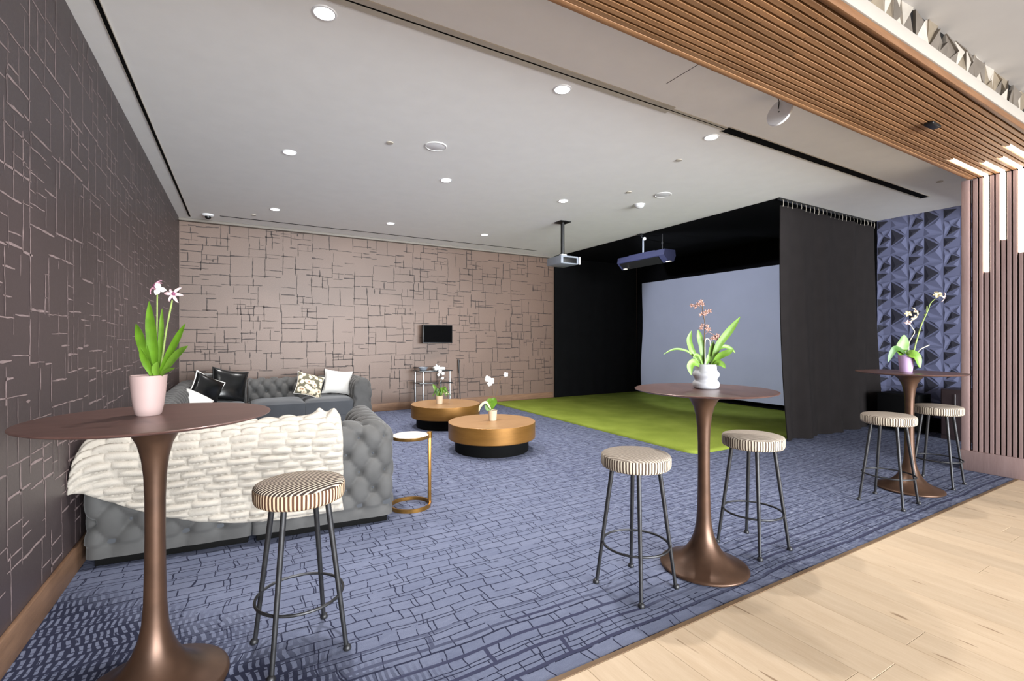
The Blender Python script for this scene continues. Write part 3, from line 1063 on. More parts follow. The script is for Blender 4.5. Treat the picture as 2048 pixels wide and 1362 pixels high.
# ------------------------------------------------------------------ bar stools
def stool(loc, rz, label, top, side, legrot=0.0, stripe=0.0):
    t = thing('bar_stool', label, 'stool', loc, rz, 'striped round bar stools')
    sp = [(.183, .662), (.187, .672), (.188, .69), (.188, .712), (.185, .722)]
    fn = lambda a, r, z: r * (1 + .004 * math.sin(7 * a) + .003 * math.sin(13 * a + 1))
    part('seat_band', MB().lathe([(0, .655), (.17, .655)] + sp, 72, fn=fn), side, t, 60)
    tp = [(.185, .722), (.18, .728), (.165, .733), (.12, .7385), (.06, .741), (0, .742)]
    part('seat_top', MB().lathe(tp, 72, fn=fn), top, t, 60, rot=(0, 0, stripe))
    for k in range(4):
        a = PI / 4 + k * PI / 2 + legrot
        c, s = math.cos(a), math.sin(a)
        lg = part('leg', MB().tube([(.212 * c, .212 * s, .012), (.125 * c, .125 * s, .66)], [.0095, .0125], 12), M['iron'], t)
        part('foot', MB().lathe([(0, 0), (.016, 0), (.018, .006), (.014, .018), (.006, .024), (0, .025)], 16, (.216 * c, .216 * s, 0)), M['iron'], lg)
    rr = .212 - (.212 - .125) * (.235 - .012) / .648
    part('ring', MB().tube([((rr - .004) * math.cos(2 * PI * i / 56), (rr - .004) * math.sin(2 * PI * i / 56), .235) for i in range(56)], .0065, 8, closed=True), M['iron'], t)
    return t


stool((.222, 2.282, 0), 0, 'bar stool with crisp brown and cream stripes beside the near left table', M['seat_top'], M['seat_side'], math.radians(10), math.radians(-58))
stool((1.886, 1.928, 0), 0, 'pale striped bar stool left of the middle table, nearest the camera there', M['seat_top2'], M['seat_side2'], math.radians(8), .3)
stool((2.913, 1.913, 0), 0, 'pale striped bar stool right of the middle table, before the green turf', M['seat_top2'], M['seat_side2'], math.radians(-1), .9)
stool((4.68, 1.868, 0), 0, 'pale striped bar stool left of the far right table', M['seat_top2'], M['seat_side2'], math.radians(2), .1)
stool((5.70, 1.885, 0), 0, 'pale striped bar stool between the far right table and slatted post', M['seat_top2'], M['seat_side2'], math.radians(3), .6)

# ------------------------------------------------------------------ coffee tables and side table
def coffee(loc, label):
    t = thing('coffee_table', label, 'coffee table', loc, 0, 'round gilded coffee tables')
    part('drum', MB().lathe([(0, .152), (.525, .152), (.534, .16), (.534, .3465), (.532, .3485)], 96), M['gold'], t, 25)
    part('tabletop', MB().lathe([(.532, .3485), (.53, .35), (0, .35)], 96), M['goldtop'], t, 25)
    part('base', MB().lathe([(0, .0), (.448, .0), (.452, .01), (.452, .153)], 72), M['plinth'], t, 50)


coffee((2.675, 5.19, 0), 'round gilded brown drum coffee table nearest the camera')
coffee((2.775, 6.97, 0), 'round gilded brown drum coffee table farther back, before the rack')

st = thing('side_table', 'small brass side table with white marble top beside the grey sofa arm', 'side table', (1.187, 3.745, 0), 0)
part('base_ring', MB().lathe([(.163, .0), (.163, .028), (.150, .028), (.150, 0), (.163, 0)], 64), M['brass'], st, 30)
pa = -YAW + math.radians(22)
px, py = .155 * math.cos(pa), .155 * math.sin(pa)
part('post', MB().rbox(px - .012, px + .012, py - .012, py + .012, .0, .592, .003), M['brass'], st)
part('top_rim', MB().lathe([(0, .555), (.146, .555), (.15, .56), (.15, .58), (.143, .581)], 64), M['brass'], st, 50)
part('marble_top', MB().lathe([(.143, .581), (.14, .583), (0, .583)], 64), M['marble'], st, 50)
part('collar', MB().lathe([(0, .545), (.02, .545), (.02, .597), (0, .6)], 16, (px, py, 0)), M['brass'], st)

# ------------------------------------------------------------------ tufted sectional sofa
TK, ROLL, HZ = .22, .11, .725
SX, SZ, Z0 = .187, .127, .135


def prof_pts():
    zs = HZ - ROLL
    pts = []
    n1 = 46
    for i in range(n1):
        pts.append((0.0, .055 + (zs - .055) * i / n1))
    for i in range(28):
        a = PI - PI * i / 28
        pts.append((ROLL + ROLL * math.cos(a), zs + ROLL * math.sin(a)))
    n3 = 24
    for i in range(n3 + 1):
        pts.append((TK, zs - (zs - .30) * i / n3))
    return pts


PROF = prof_pts()
PLEN = [0.0]
for i in range(1, len(PROF)):
    PLEN.append(PLEN[-1] + math.dist(PROF[i], PROF[i - 1]))


def tuft(s, t):
    """height of the buttoned cloth over its backing"""
    tt = t + .055 - Z0
    if tt < 0:
        ph = abs(math.sin(PI * s / SX))
        w = min(1, -tt / .05)
        a = s / SX + tt / (2 * SZ)
        b = s / SX - tt / (2 * SZ)
        d = (abs(math.sin(PI * a)) * abs(math.sin(PI * b))) ** .5
        return .020 * (d * (1 - w) + w * (.45 + .55 * ph ** .4))
    a = s / SX + tt / (2 * SZ)
    b = s / SX - tt / (2 * SZ)
    d = (abs(math.sin(PI * a)) * abs(math.sin(PI * b))) ** .30
    ra, rb = a - round(a), b - round(b)
    ds = (ra + rb) / 2 * SX
    dt = (ra - rb) * SZ
    dip = math.exp(-(ds * ds + dt * dt) / (2 * .021 ** 2))
    return .031 * d - .036 * dip


def path_pts(corners, step=.0125, rad=.05):
    """outer and inner polylines for up to one right-angled corner; corners given in order, inside on the left"""
    outs, ins = [], []
    def inn(p, n):
        return (p[0] + n[0] * TK, p[1] + n[1] * TK)
    segs = [(Vector(corners[i]), Vector(corners[i + 1])) for i in range(len(corners) - 1)]
    def leftn(a, b):
        d = (b - a).normalized()
        return Vector((-d.y, d.x))
    for k, (a, b) in enumerate(segs):
        n = leftn(a, b)
        L = (b - a).length
        d = (b - a).normalized()
        s0 = rad if k > 0 else 0
        s1 = L - rad if k < len(segs) - 1 else L
        m = max(2, int((s1 - s0) / step))
        i0 = TK if k > 0 else 0
        i1 = L - TK if k < len(segs) - 1 else L
        for q in range(m + 1):
            f = q / m
            outs.append(a + d * (s0 + (s1 - s0) * f))
            ins.append(a + n * TK + d * (i0 + (i1 - i0) * f))
        if k < len(segs) - 1:
            n2 = leftn(*segs[k + 1])
            c = b - d * rad + n * rad
            ic = b + n * TK - d * TK
            for q in range(1, 8):
                t = q / 8
                ang = t * PI / 2
                outs.append(c - n * rad * math.cos(ang) - n2 * rad * math.sin(ang))
                ins.append(ic.copy())
    return outs, ins


def band(corners, name_parent, phase=0.0, caps=(False, False), buttons=True):
    outs, ins = path_pts([Vector(c) for c in corners])
    S = [0.0]
    for i in range(1, len(outs)):
        S.append(S[-1] + (outs[i] - outs[i - 1]).length)
    n, m = len(outs), len(PROF)
    bm = bmesh.new()
    vs = []
    for i in range(n):
        for j in range(m):
            o, z = PROF[j]
            p = outs[i].lerp(ins[i], o / TK)
            vs.append(bm.verts.new((p.x, p.y, z)))
    for i in range(n - 1):
        for j in range(m - 1):
            a = i * m + j
            bm.faces.new((vs[a], vs[a + m], vs[a + m + 1], vs[a + 1]))
    bm.normal_update()
    nor = [v.normal.copy() for v in vs]
    btn = []
    for i in range(n):
        e = min(1, min(S[i] + (1 if caps[0] else .0), S[-1] - S[i] + (1 if caps[1] else .0)) / .02)
        for j in range(m):
            h = tuft(S[i] + phase, PLEN[j])
            vs[i * m + j].co += nor[i * m + j] * (h * (.25 + .75 * e))
    if buttons:
        rows = int((PLEN[-1] + .055 - Z0) / SZ) + 1
        for rr in range(rows):
            t = Z0 + rr * SZ - .055
            if t > PLEN[-1] - .05:
                continue
            off = (rr % 2) * SX / 2
            q = -3
            while True:
                s = q * SX + off - phase
                q += 1
                if s > S[-1] - .03:
                    break
                if s < .03:
                    continue
                i = min(range(n), key=lambda k: abs(S[k] - s))
                j = min(range(m), key=lambda k: abs(PLEN[k] - t))
                btn.append((vs[i * m + j].co.copy(), nor[i * m + j]))
    for end, i in ((0, 0), (1, n - 1)):
        ring = [vs[i * m + j] for j in range(m)]
        c = Vector((0, 0, 0))
        for v in ring:
            c += v.co
        c /= m
        d = (outs[0] - outs[1]) if end == 0 else (outs[-1] - outs[-2])
        d = Vector((d.x, d.y, 0)).normalized()
        bulge = .02 if caps[end] else 0
        prev = ring
        for (k, bu) in ((.93, .7), (.75, 1.0), (.4, 1.1)):
            new = [bm.verts.new(c + (v.co - c) * k + d * bulge * bu) for v in ring]
            for j in range(m - 1):
                f = (prev[j], prev[j + 1], new[j + 1], new[j])
                bm.faces.new(f if end == 0 else f[::-1]) if False else bm.faces.new(f[::-1] if end == 0 else f)
            f = (prev[m - 1], prev[0], new[0], new[m - 1])
            bm.faces.new(f[::-1] if end == 0 else f)
            prev = new
        bm.faces.new(prev[::-1] if end == 1 else prev) if False else bm.faces.new(prev if end == 1 else prev[::-1])
    # close the underside between outer and inner lower edges
    for i in range(n - 1):
        a, b = vs[i * m], vs[(i + 1) * m]
        c, d = vs[(i + 1) * m + m - 1], vs[i * m + m - 1]
        bm.faces.new((a, d, c, b))
    bmesh.ops.recalc_face_normals(bm, faces=bm.faces)
    me = bpy.data.meshes.new('backrest')
    bm.to_mesh(me)
    bm.free()
    me.materials.append(M['velvet'])
    me.polygons.foreach_set('use_smooth', [True] * len(me.polygons))
    me.set_sharp_from_angle(angle=math.radians(75))
    o = link('backrest', me, name_parent)
    for (p, nn) in btn:
        b = link('button', BUTTON, o, tuple(p + nn * .004))
        b.rotation_euler = nn.to_track_quat('Z', 'Y').to_euler()
    return o


BUTTON = MB().lathe([(.0, .006), (.006, .005), (.010, .002), (.011, -.002)], 10).mesh('button', M['velvet_dark'], 60)


def seat(parent, x0, x1, y0, y1, z0=.20, z1=.445, name='seat_cushion'):
    mb = MB()
    def sup(u, v, top):
        a, b = 2 * u - 1, 2 * v - 1
        X = (x0 + x1) / 2 + a * (x1 - x0) / 2
        Y = (y0 + y1) / 2 + b * (y1 - y0) / 2
        k = (1 - abs(a) ** 4) * (1 - abs(b) ** 4)
        return (X, Y, z1 - .035 + .05 * k ** .45)
    nx, ny = 24, 24
    mb.grid(lambda u, v: sup(u, v, 1), nx, ny)
    zt = z1 - .035
    mb.add([(x0, y0, z0), (x1, y0, z0), (x1, y1, z0), (x0, y1, z0), (x0, y0, zt), (x1, y0, zt), (x1, y1, zt), (x0, y1, zt)], [(0, 3, 2, 1), (0, 1, 5, 4), (1, 2, 6, 5), (2, 3, 7, 6), (3, 0, 4, 7)])
    return part(name, mb, M['velvet_dark'], parent, 40)


def base(parent, x0, x1, y0, y1):
    part('seat_base', MB().rbox(x0, x1, y0, y1, .055, .2, .006), M['velvet_dark'], parent)
    part('plinth', MB().rbox(x0 + .02, x1 - .02, y0 + .02, y1 - .02, 0, .055, .004), M['plinth'], parent)


A0 = math.radians(-4.75)
SO = (-.825, 3.665, 0)
GR = 'grey tufted sectional sofa modules'
s1 = thing('sofa_module', 'grey tufted sofa module with rounded arm, backing the near stool', 'sofa', SO, A0, GR)
band([(.885, 0), (1.795, 0), (1.795, .92)], s1, .885 - .075, (False, True))
seat(s1, .89, 1.795 - TK - .01, TK + .01, .90)
base(s1, .887, 1.79, .005, .91)
s2 = thing('sofa_module', 'grey tufted corner sofa module at the left wall under the cream throw', 'sofa', SO, A0, GR)
band([(.03, .92), (.03, 0), (.88, 0)], s2, .92 - .06, (False, False))
seat(s2, .03 + TK + .01, .875, TK + .01, .90)
base(s2, .035, .878, .005, .91)
s3 = thing('sofa_module', 'grey armless sofa module along the left wall, nearer one', 'sofa', (-.79, 4.68, 0), 0, GR)
band([(0, 1.42), (0, 0)], s3, 0, (False, False), False)
seat(s3, TK + .01, .86, .005, 1.415)
base(s3, .005, .85, .005, 1.415)
s4 = thing('sofa_module', 'grey armless sofa module along the left wall, farther one', 'sofa', (-.815, 6.12, 0), 0, GR)
band([(0, 1.44), (0, 0)], s4, .03, (False, False), False)
seat(s4, TK + .01, .88, .005, 1.435)
base(s4, .005, .87, .005, 1.435)
s5 = thing('sofa_module', 'grey tufted corner sofa module in the far left corner under black cushions', 'sofa', (-.82, 8.52, 0), 0, GR)
band([(.88, 0), (0, 0), (0, -.93)], s5, .86, (False, False))
seat(s5, TK + .01, .855, -.92, -TK - .01)
base(s5, .005, .855, -.92, -.005)
s6 = thing('sofa_module', 'grey tufted two-seat sofa module with arm along the back wall', 'sofa', (.065, 8.52, 0), 0, GR)
band([(1.675, -.96), (1.675, 0), (0, 0)], s6, .02, (True, False))
seat(s6, .045, .745, -.93, -TK - .01)
seat(s6, .75, 1.675 - TK - .01, -.93, -TK - .01)
base(s6, .045, 1.44, -.925, -.005)
part('arm_base', MB().rbox(1.46, 1.67, -.95, -.005, .0, .06, .004), M['plinth'], s6)

# cream ruched throw over the near sofa back
def throw_mesh():
    zs = HZ - ROLL
    def prof(t):
        # t metres measured from the crest: negative to the seat side, positive down the back
        R = ROLL + .048
        q = R * PI / 2
        if t < -q:
            return (TK + .048, zs + (t + q), 1, 0)
        if t > q:
            return (-.048, zs - (t - q), -1, 0)
        a = PI / 2 + t / q * PI / 2
        return (ROLL + R * math.cos(a), zs + R * math.sin(a), math.cos(a), math.sin(a))
    x0, x1 = -.012, 1.45
    def bottom(x):
        pts = [(-.02, .56), (.1, .44), (.25, .345), (.4, .275), (.6, .205), (.85, .16), (1.1, .145), (1.45, .15)]
        for (a, za), (b, zb) in zip(pts, pts[1:]):
            if x <= b:
                return za + (zb - za) * (x - a) / (b - a)
        return pts[-1][1]
    NX, NT_ = 250, 190
    r = random.Random(3)
    def f(u, v, side):
        x = x0 + (x1 - x0) * u
        zb = bottom(x)
        q = (ROLL + .048) * PI / 2
        tmax = q + zs - zb
        tmin = -q - .10
        t = tmin + (tmax - tmin) * v
        y, z, ny, nz = prof(t)
        warp = mnoise.noise(Vector((x * 2.2, t * 2.2, 3))) * .03
        row = (t + warp) / .047
        ri = math.floor(row)
        fr = row - ri
        cw = .15 + .035 * math.sin(ri * 2.3)
        cx = (x + (.5 * cw if ri % 2 else 0) + .02 * math.sin(ri * 5.1) + warp * .6) / cw
        fx = cx - math.floor(cx)
        e = (math.sin(PI * fr) ** .55) * (.30 + .70 * math.sin(PI * fx) ** .5)
        e *= .8 + .35 * mnoise.noise(Vector((math.floor(cx) * 1.7, ri * 1.3, 7)))
        # end hems stay thick
        hem = min(1, (tmax - t) / .03) * min(1, (t - tmin) / .03) * min(1, (x1 - x) / .03) * min(1, (x - x0) / .03)
        hem = max(0, hem) ** .5
        h = (.040 * e) * (.4 + .6 * hem) + .012 * hem
        # gathered lumps at the right end of the crest
        lump = 0
        for lx, lt, lr, la in ((1.30, -.02, .045, .05), (1.40, .0, .04, .055), (1.35, .06, .035, .02)):
            lump += la * math.exp(-((x - lx) ** 2 + (t - lt) ** 2) / (2 * (lr * .6) ** 2))
        h += lump
        fall = .03 * math.exp(-(x - x0) / .05)
        d = h if side == 0 else -.004
        return (x + .012 * mnoise.noise(Vector((t * 6, 1, 2))) * (u > .97), y + ny * d - .09 * math.exp(-(x - x0) / .10) * max(0, min(1, (t + .05) / .3)), z + nz * d - fall * 2.2)
    mb = MB()
    mb.grid(lambda u, v: f(u, v, 0), NX, NT_)
    mb.grid(lambda u, v: f(u, v, 1), 60, 60, flip=True)
    N2 = 120
    mb.grid(lambda u, v: f(u, 1, v), N2, 1)
    mb.grid(lambda u, v: f(u, 0, 1 - v), N2, 1)
    mb.grid(lambda u, v: f(0, u, v), N2, 1)
    mb.grid(lambda u, v: f(1, u, 1 - v), N2, 1)
    return mb


solo('throw_blanket', throw_mesh(), M['fur'], 'thick cream ruched fur throw draped over the near grey sofa back', 'blanket', SO, A0, smooth=70)

# cushions
def pillow_mb(w, h, t, pinch=.12, n=24):
    mb = MB()
    def f(u, v, sg):
        a, b = 2 * u - 1, 2 * v - 1
        k = 1 - pinch * (1 - abs(a) ** 2) * abs(b) ** 6
        k2 = 1 - pinch * (1 - abs(b) ** 2) * abs(a) ** 6
        th = ((1 - a * a) * (1 - b * b)) ** .42
        return (a * w / 2 * k2, sg * t / 2 * th, b * h / 2 * k)
    mb.grid(lambda u, v: f(u, v, -1), n, n)
    mb.grid(lambda u, v: f(u, v, 1), n, n, flip=True)
    return mb


def cushion(name, w, h, t, m, label, loc, rot, extra=None):
    c = thing(name, label, 'cushion', loc, rot=rot)
    part('cover', pillow_mb(w, h, t), m, c, 60)
    return c


def edge_loop(w, h, pinch=.12, n=14):
    pts = []
    for a, b in [(-1 + 2 * i / n, -1) for i in range(n)] + [(1, -1 + 2 * i / n) for i in range(n)] + [(1 - 2 * i / n, 1) for i in range(n)] + [(-1, 1 - 2 * i / n) for i in range(n)]:
        k = 1 - pinch * (1 - abs(a) ** 2) * abs(b) ** 6
        k2 = 1 - pinch * (1 - abs(b) ** 2) * abs(a) ** 6
        pts.append((a * w / 2 * k2, 0, b * h / 2 * k))
    return pts


R_ = math.radians
c = cushion('throw_cushion', .43, .40, .15, M['pillow'], 'plain ivory square cushion against the right arm of the far sofa', (1.335, 8.03, .665), (R_(-22), R_(7), R_(-8)))
part('piping', MB().tube(edge_loop(.43, .40), .005, 6, closed=True), M['pillow'], c)
c = cushion('throw_cushion', .41, .38, .15, M['floral'], 'floral cream cushion left of the ivory one on the far sofa', (.90, 7.90, .645), (R_(-28), R_(17), R_(6)))
part('piping', MB().tube(edge_loop(.41, .38), .005, 6, closed=True), M['pillow'], c)
c = cushion('throw_cushion', .48, .48, .16, M['blackgloss'], 'black leather cushion leaning in the far sofa corner, rear one', (-.17, 8.0, .68), (R_(-16), R_(12), R_(20)))
part('piping', MB().tube(edge_loop(.48, .48), .012, 8, closed=True), M['black'], c)
c = cushion('throw_cushion', .42, .40, .15, M['blackgloss'], 'black marbled cushion with white piping in front of the rear black one', (-.43, 7.66, .665), (R_(-14), R_(28), R_(30)))
part('piping', MB().tube(edge_loop(.42, .40), .009, 8, closed=True), M['petal_white'], c)
c = cushion('throw_cushion', .32, .44, .13, M['black'], 'plain black bolster cushion peeking out behind the marbled cushion', (-.45, 8.14, .68), (R_(-14), R_(4), R_(14)))
c = cushion('throw_cushion', .36, .28, .14, M['petal_white'], 'white oval cushion with tan back lying before the black cushions', (-.49, 7.15, .555), (R_(-40), R_(32), R_(20)))
part('tan_panel', rot_mb(pillow_mb(.32, .27, .10), Matrix.Identity(3), (-.05, .04, .0)), M['goldtop'], c, 60, label='tan backing')

# ------------------------------------------------------------------ plants
def bez(pts, n):
    """smooth curve through control points (Catmull-Rom)"""
    P = [Vector(p) for p in pts]
    P = [P[0] * 2 - P[1]] + P + [P[-1] * 2 - P[-2]]
    out = []
    for i in range(1, len(P) - 2):
        for k in range(n):
            t = k / n
            a, b, c, d = P[i - 1], P[i], P[i + 1], P[i + 2]
            out.append(.5 * ((2 * b) + (c - a) * t + (2 * a - 5 * b + 4 * c - d) * t * t + (3 * b - a - 3 * c + d) * t ** 3))
    out.append(P[-2])
    return out


def leaf_mb(pts, width, shape='strap', facing=(0, -1, .15), fold=.25):
    C = bez(pts, 8)
    n = len(C)
    mb = MB()
    fac = Vector(facing).normalized()
    vs = []
    for i, p in enumerate(C):
        t = (C[min(i + 1, n - 1)] - C[max(i - 1, 0)]).normalized()
        side = t.cross(fac)
        if side.length < 1e-3:
            side = Vector((1, 0, 0))
        side.normalize()
        nn = side.cross(t).normalized()
        s = i / (n - 1)
        if shape == 'strap':
            w = width / 2 * min(1, .45 + 1.6 * s) * (1 - max(0, (s - .55) / .45) ** 2.2) + .0006
        elif shape == 'oval':
            w = width / 2 * max(.06, math.sin(PI * min(1, .06 + s * .94)) ** .6) + .0004
        else:
            w = width / 2 * (1 - s * .8)
        th = .0012
        for (q, o) in ((-1, fold * w), (-.5, fold * w * .35), (0, 0), (.5, fold * w * .35), (1, fold * w)):
            vs.append(p + side * (q * w) - nn * o * -1)
        for (q, o) in ((-1, fold * w), (-.5, fold * w * .35), (0, 0), (.5, fold * w * .35), (1, fold * w)):
            vs.append(p + side * (q * w * .98) - nn * (o * -1 + th) )
    fs = []
    for i in range(n - 1):
        a, b = i * 10, (i + 1) * 10
        for k in range(4):
            fs.append((a + k, b + k, b + k + 1, a + k + 1))
            fs.append((a + 5 + k, a + 6 + k, b + 6 + k, b + 5 + k))
        fs.append((a, a + 5, b + 5, b))
        fs.append((a + 4, b + 4, b + 9, a + 9))
    return mb.add([tuple(v) for v in vs], fs)


def flower_mb(c, size, facing, petals, wid=.45, seed=0, lip=True, curl=.25, tilt=0.0):
    """petals radiate round `facing`; slot 0 petal, slot 1 throat"""
    r = random.Random(seed)
    F = Vector(facing).normalized()
    a = Vector((0, 0, 1)) if abs(F.z) < .9 else Vector((1, 0, 0))
    U = F.cross(a).normalized()
    V = U.cross(F)
    c = Vector(c)
    mb = MB()
    for k in range(petals):
        an = 2 * PI * k / petals + tilt + r.uniform(-.15, .15)
        d = U * math.cos(an) + V * math.sin(an)
        s = F.cross(d)
        L = size * r.uniform(.85, 1.1)
        def f(u, v, d=d, s=s, L=L):
            w = L * wid * math.sin(PI * min(1, .08 + u * .92)) ** .8 * (v - .5)
            return tuple(c + d * (L * u) + s * w + F * (L * (curl * math.sin(u * 2.2) - .35 * u * u + .5 * abs(v - .5) ** 2)))
        mb.grid(f, 6, 4, 0)
    if lip:
        mb.lathe([(0, size * .32), (size * .16, size * .2), (size * .2, 0), (size * .08, -size * .1), (0, -size * .12)], 10, tuple(c + F * size * .1), 1)
    return mb


def pot(parent, prof, m, ringfn=None, zs=None):
    part('pot', MB().lathe(prof, 56), m, parent, 50)
    part('soil', MB().lathe([(zs[0], zs[1]), (zs[0] * .6, zs[1] + .006), (0, zs[1] + .008)], 24, fn=lambda a, r, z: r * (1 + .03 * math.sin(5 * a))), M['soil'], parent)


def mk(sc, x0, y0, lean=0.0):
    """turn a drawing in plant units into metres: (right, up[, towards the back])"""
    def g(*ps):
        return [((p[0] - x0) * sc + lean * (p[2] if len(p) > 2 else 0.0), (p[2] if len(p) > 2 else 0.0), (y0 - p[1]) * sc) for p in ps]
    return g


# pink pot on the near left table
pl = thing('potted_orchid', 'pink-flowered strap-leaf orchid in a matte pink pot on the near left table', 'plant', (-.322, 2.331, 1.0605), -YAW)
pot(pl, [(0, 0), (.038, 0), (.043, .006), (.050, .04), (.0555, .085), (.0605, .150), (.0615, .156), (.058, .157), (.055, .152), (.052, .13), (0, .128)], M['pot_pink'], zs=(.053, .138))
g = mk(.000434, 308, 1295, -.77)
LV = [((340, 940, 0), (255, 660, .02), (190, 460, .05), 42, 'leaf'), ((370, 930, .01), (345, 600, .02), (312, 262, .0), 50, 'leaf'), ((390, 930, .02), (425, 600, .03), (432, 325, .03), 24, 'leaf2'),
      ((405, 930, 0), (530, 680, -.02), (632, 468, -.05), 34, 'leaf'), ((425, 930, -.01), (545, 765, -.04), (648, 664, -.08), 34, 'leaf2'), ((420, 930, -.02), (470, 890, -.04), (540, 858, -.06), 15, 'leaf2'),
      ((345, 940, -.015), (280, 800, -.03), (238, 690, -.05), 32, 'leaf'), ((375, 940, -.02), (375, 880, -.025), (385, 810, -.028), 34, 'leaf2')]
for a, b, c_, w, m in LV:
    part('leaf', leaf_mb(g(a, b, c_), w * .00087), M[m], pl, 60)
st1 = part('flower_stem', MB().tube(bez(g((408, 935, .01), (440, 740, .01), (470, 520, .0), (522, 255, -.01)), 6), [.0032] * 18 + [.0025], 8), M['stem'], pl)
st2 = part('flower_stem', MB().tube(bez(g((372, 935, .03), (385, 500, .03), (388, 190, .02)), 6), .0026, 8), M['stem'], pl)
q = g((540, 205, -.012), (372, 128, .015), (405, 150, .005), (300, 150, .02))
part('flower', flower_mb(q[0], .037, (.1, -1, .2), 6, .34, 2, True, .2), [M['petal_blush'], M['plum']], st1, 60)
part('flower', flower_mb(q[1], .034, (-.5, -.6, .5), 5, .4, 5, True, .2), [M['petal_pink'], M['plum']], st2, 60)
part('flower', flower_mb(q[2], .026, (.4, -1, .0), 3, .8, 6, False, .1, 1.2), [M['petal_white'], M['plum']], st2, 60)

# white ribbed vase on the middle table
pl = thing('potted_orchid', 'dusty rose orchid with arching leaves in a white ribbed vase', 'plant', (2.44, 1.905, 1.0605), -YAW)
vq = [(.060, 0), (.072, .008), (.0765, .022), (.0755, .036), (.066, .05), (.0635, .056), (.068, .066), (.0755, .078), (.0765, .088), (.072, .099), (.0635, .108), (.061, .116), (.0615, .13), (.0625, .145)]
vp = [(0, 0)] + [(v.x, v.y) for v in bez([(a, b, 0) for a, b in vq], 4)] + [(.061, .147), (.057, .145), (.054, .12), (0, .118)]
pot(pl, vp, M['pot_white'], zs=(.053, .125))
g = mk(.00049, 700, 1228, .41)
LV = [((640, 930, .01), (545, 800, .0), (490, 640, .01), (518, 512, .02), 32, 'leaf2'), ((655, 930, .02), (655, 760, .02), (620, 600, .02), (600, 500, .015), 36, 'leaf2'),
      ((760, 930, .01), (770, 790, .0), (790, 640, .0), 40, 'leaf2'), ((770, 930, -.01), (850, 700, -.02), (990, 510, -.03), (1118, 345, -.05), 40, 'leaf2'),
      ((780, 930, -.02), (860, 830, -.04), (960, 780, -.06), (1035, 738, -.07), 34, 'leaf2'), ((770, 930, .0), (830, 770, .02), (920, 710, .03), (1010, 735, .04), (1072, 795, .05), 20, 'leaf2'),
      ((800, 930, -.03), (850, 908, -.05), (895, 925, -.06), (935, 972, -.07), 30, 'leaf2'), ((620, 940, -.03), (550, 900, -.05), (505, 950, -.06), (522, 1055, -.065), 40, 'leaf2'),
      ((640, 930, -.01), (570, 850, -.02), (480, 770, -.03), (360, 738, -.04), (270, 755, -.05), (185, 805, -.06), 11, 'leaf2'), ((660, 930, -.02), (620, 830, -.03), (570, 810, -.04), (545, 850, -.045), 14, 'leaf2'),
      ((700, 930, -.02), (725, 860, -.02), (730, 800, -.02), 22, 'leaf')]
for lv in LV:
    part('leaf', leaf_mb(g(*lv[:-2]), lv[-2] * .00105), M[lv[-1]], pl, 60)
part('bent_stem', MB().tube(bez(g((690, 930, -.02), (690, 640, -.03), (740, 628, -.03), (752, 700, -.03)), 6), .003, 6), M['drystem'], pl)
sp = part('flower_stem', MB().tube(bez(g((690, 930, .01), (680, 600, .01), (685, 420, .005), (660, 270, .0), (655, 130, .0)), 6), .0028, 8), M['brownstem'], pl)
r = random.Random(12)
for i, (fx, fy) in enumerate([(640, 150), (655, 190), (570, 215), (525, 205), (600, 190), (640, 310), (700, 285), (740, 270), (690, 310), (660, 450), (715, 455), (705, 490), (735, 495), (640, 480), (800, 590), (840, 575), (825, 615), (780, 610)]):
    q = g((fx, fy, r.uniform(-.02, .01)))[0]
    part('flower', flower_mb(q, r.uniform(.014, .019), (r.uniform(-.6, .6), -1, r.uniform(-.5, .5)), 5, .5, i, True, .2), [M['petal_rust'], M['brownstem']], sp, 60)
part('side_shoot', MB().tube(bez(g((686, 560, .005), (720, 530, .0), (760, 545, -.005), (830, 590, -.01)), 5), .0016, 6), M['petal_rust'], sp)
part('side_shoot', MB().tube(bez(g((665, 240, .0), (600, 215, .0), (525, 215, .0)), 5), .0014, 6), M['brownstem'], sp)

# lilac pot on the right table
pl = thing('potted_orchid', 'cream orchid with broad leaves in a lilac pot on the far right table', 'plant', (5.236, 1.955, 1.0605), -YAW)
pot(pl, [(0, 0), (.043, 0), (.046, .008), (.052, .06), (.0585, .145), (.0595, .149), (.057, .15), (.052, .13), (0, .128)], M['pot_lilac'], zs=(.052, .136))
g = mk(.000634, 520, 1272, .83)
LV = [((470, 1030, .01), (445, 960, .01), (480, 850, .01), (495, 740, .015), 150, 'leaf', 'oval'), ((520, 1020, -.02), (580, 1010, -.05), (670, 1050, -.075), (715, 1205, -.085), 130, 'leaf2', 'oval'),
      ((500, 1010, .0), (430, 950, -.01), (360, 940, -.02), (300, 1030, -.02), (265, 1125, -.02), 75, 'leaf3', 'oval'), ((520, 1010, .02), (470, 960, .03), (400, 1000, .04), 60, 'leaf', 'oval')]
for lv in LV:
    part('leaf', leaf_mb(g(*lv[:-3]), lv[-3] * .00066, lv[-1], (0, -1, .5), .18), M[lv[-2]], pl, 60)
s1_ = part('flower_stem', MB().tube(bez(g((560, 1030, .02), (565, 850, .02), (640, 710, .0), (615, 650, -.005), (575, 590, -.01)), 6), .0038, 8), M['drystem'], pl)
s2_ = part('flower_stem', MB().tube(bez(g((620, 1030, .0), (660, 860, .0), (740, 600, .01), (830, 400, .015), (870, 290, .01), (935, 225, .0)), 6), [.007 - .004 * i / 30 for i in range(31)], 8), M['stem'], pl)
part('dry_shoot', MB().tube(bez(g((670, 1030, -.01), (720, 950, -.03), (850, 885, -.04)), 6), .0045, 8), M['drystem'], pl)
part('bud', MB().tube(g((815, 415, .01), (820, 330, .01)), [.006, .004], 8).tube(g((800, 460, .005), (790, 450, .0)), .008, 8), M['stem'], s2_)
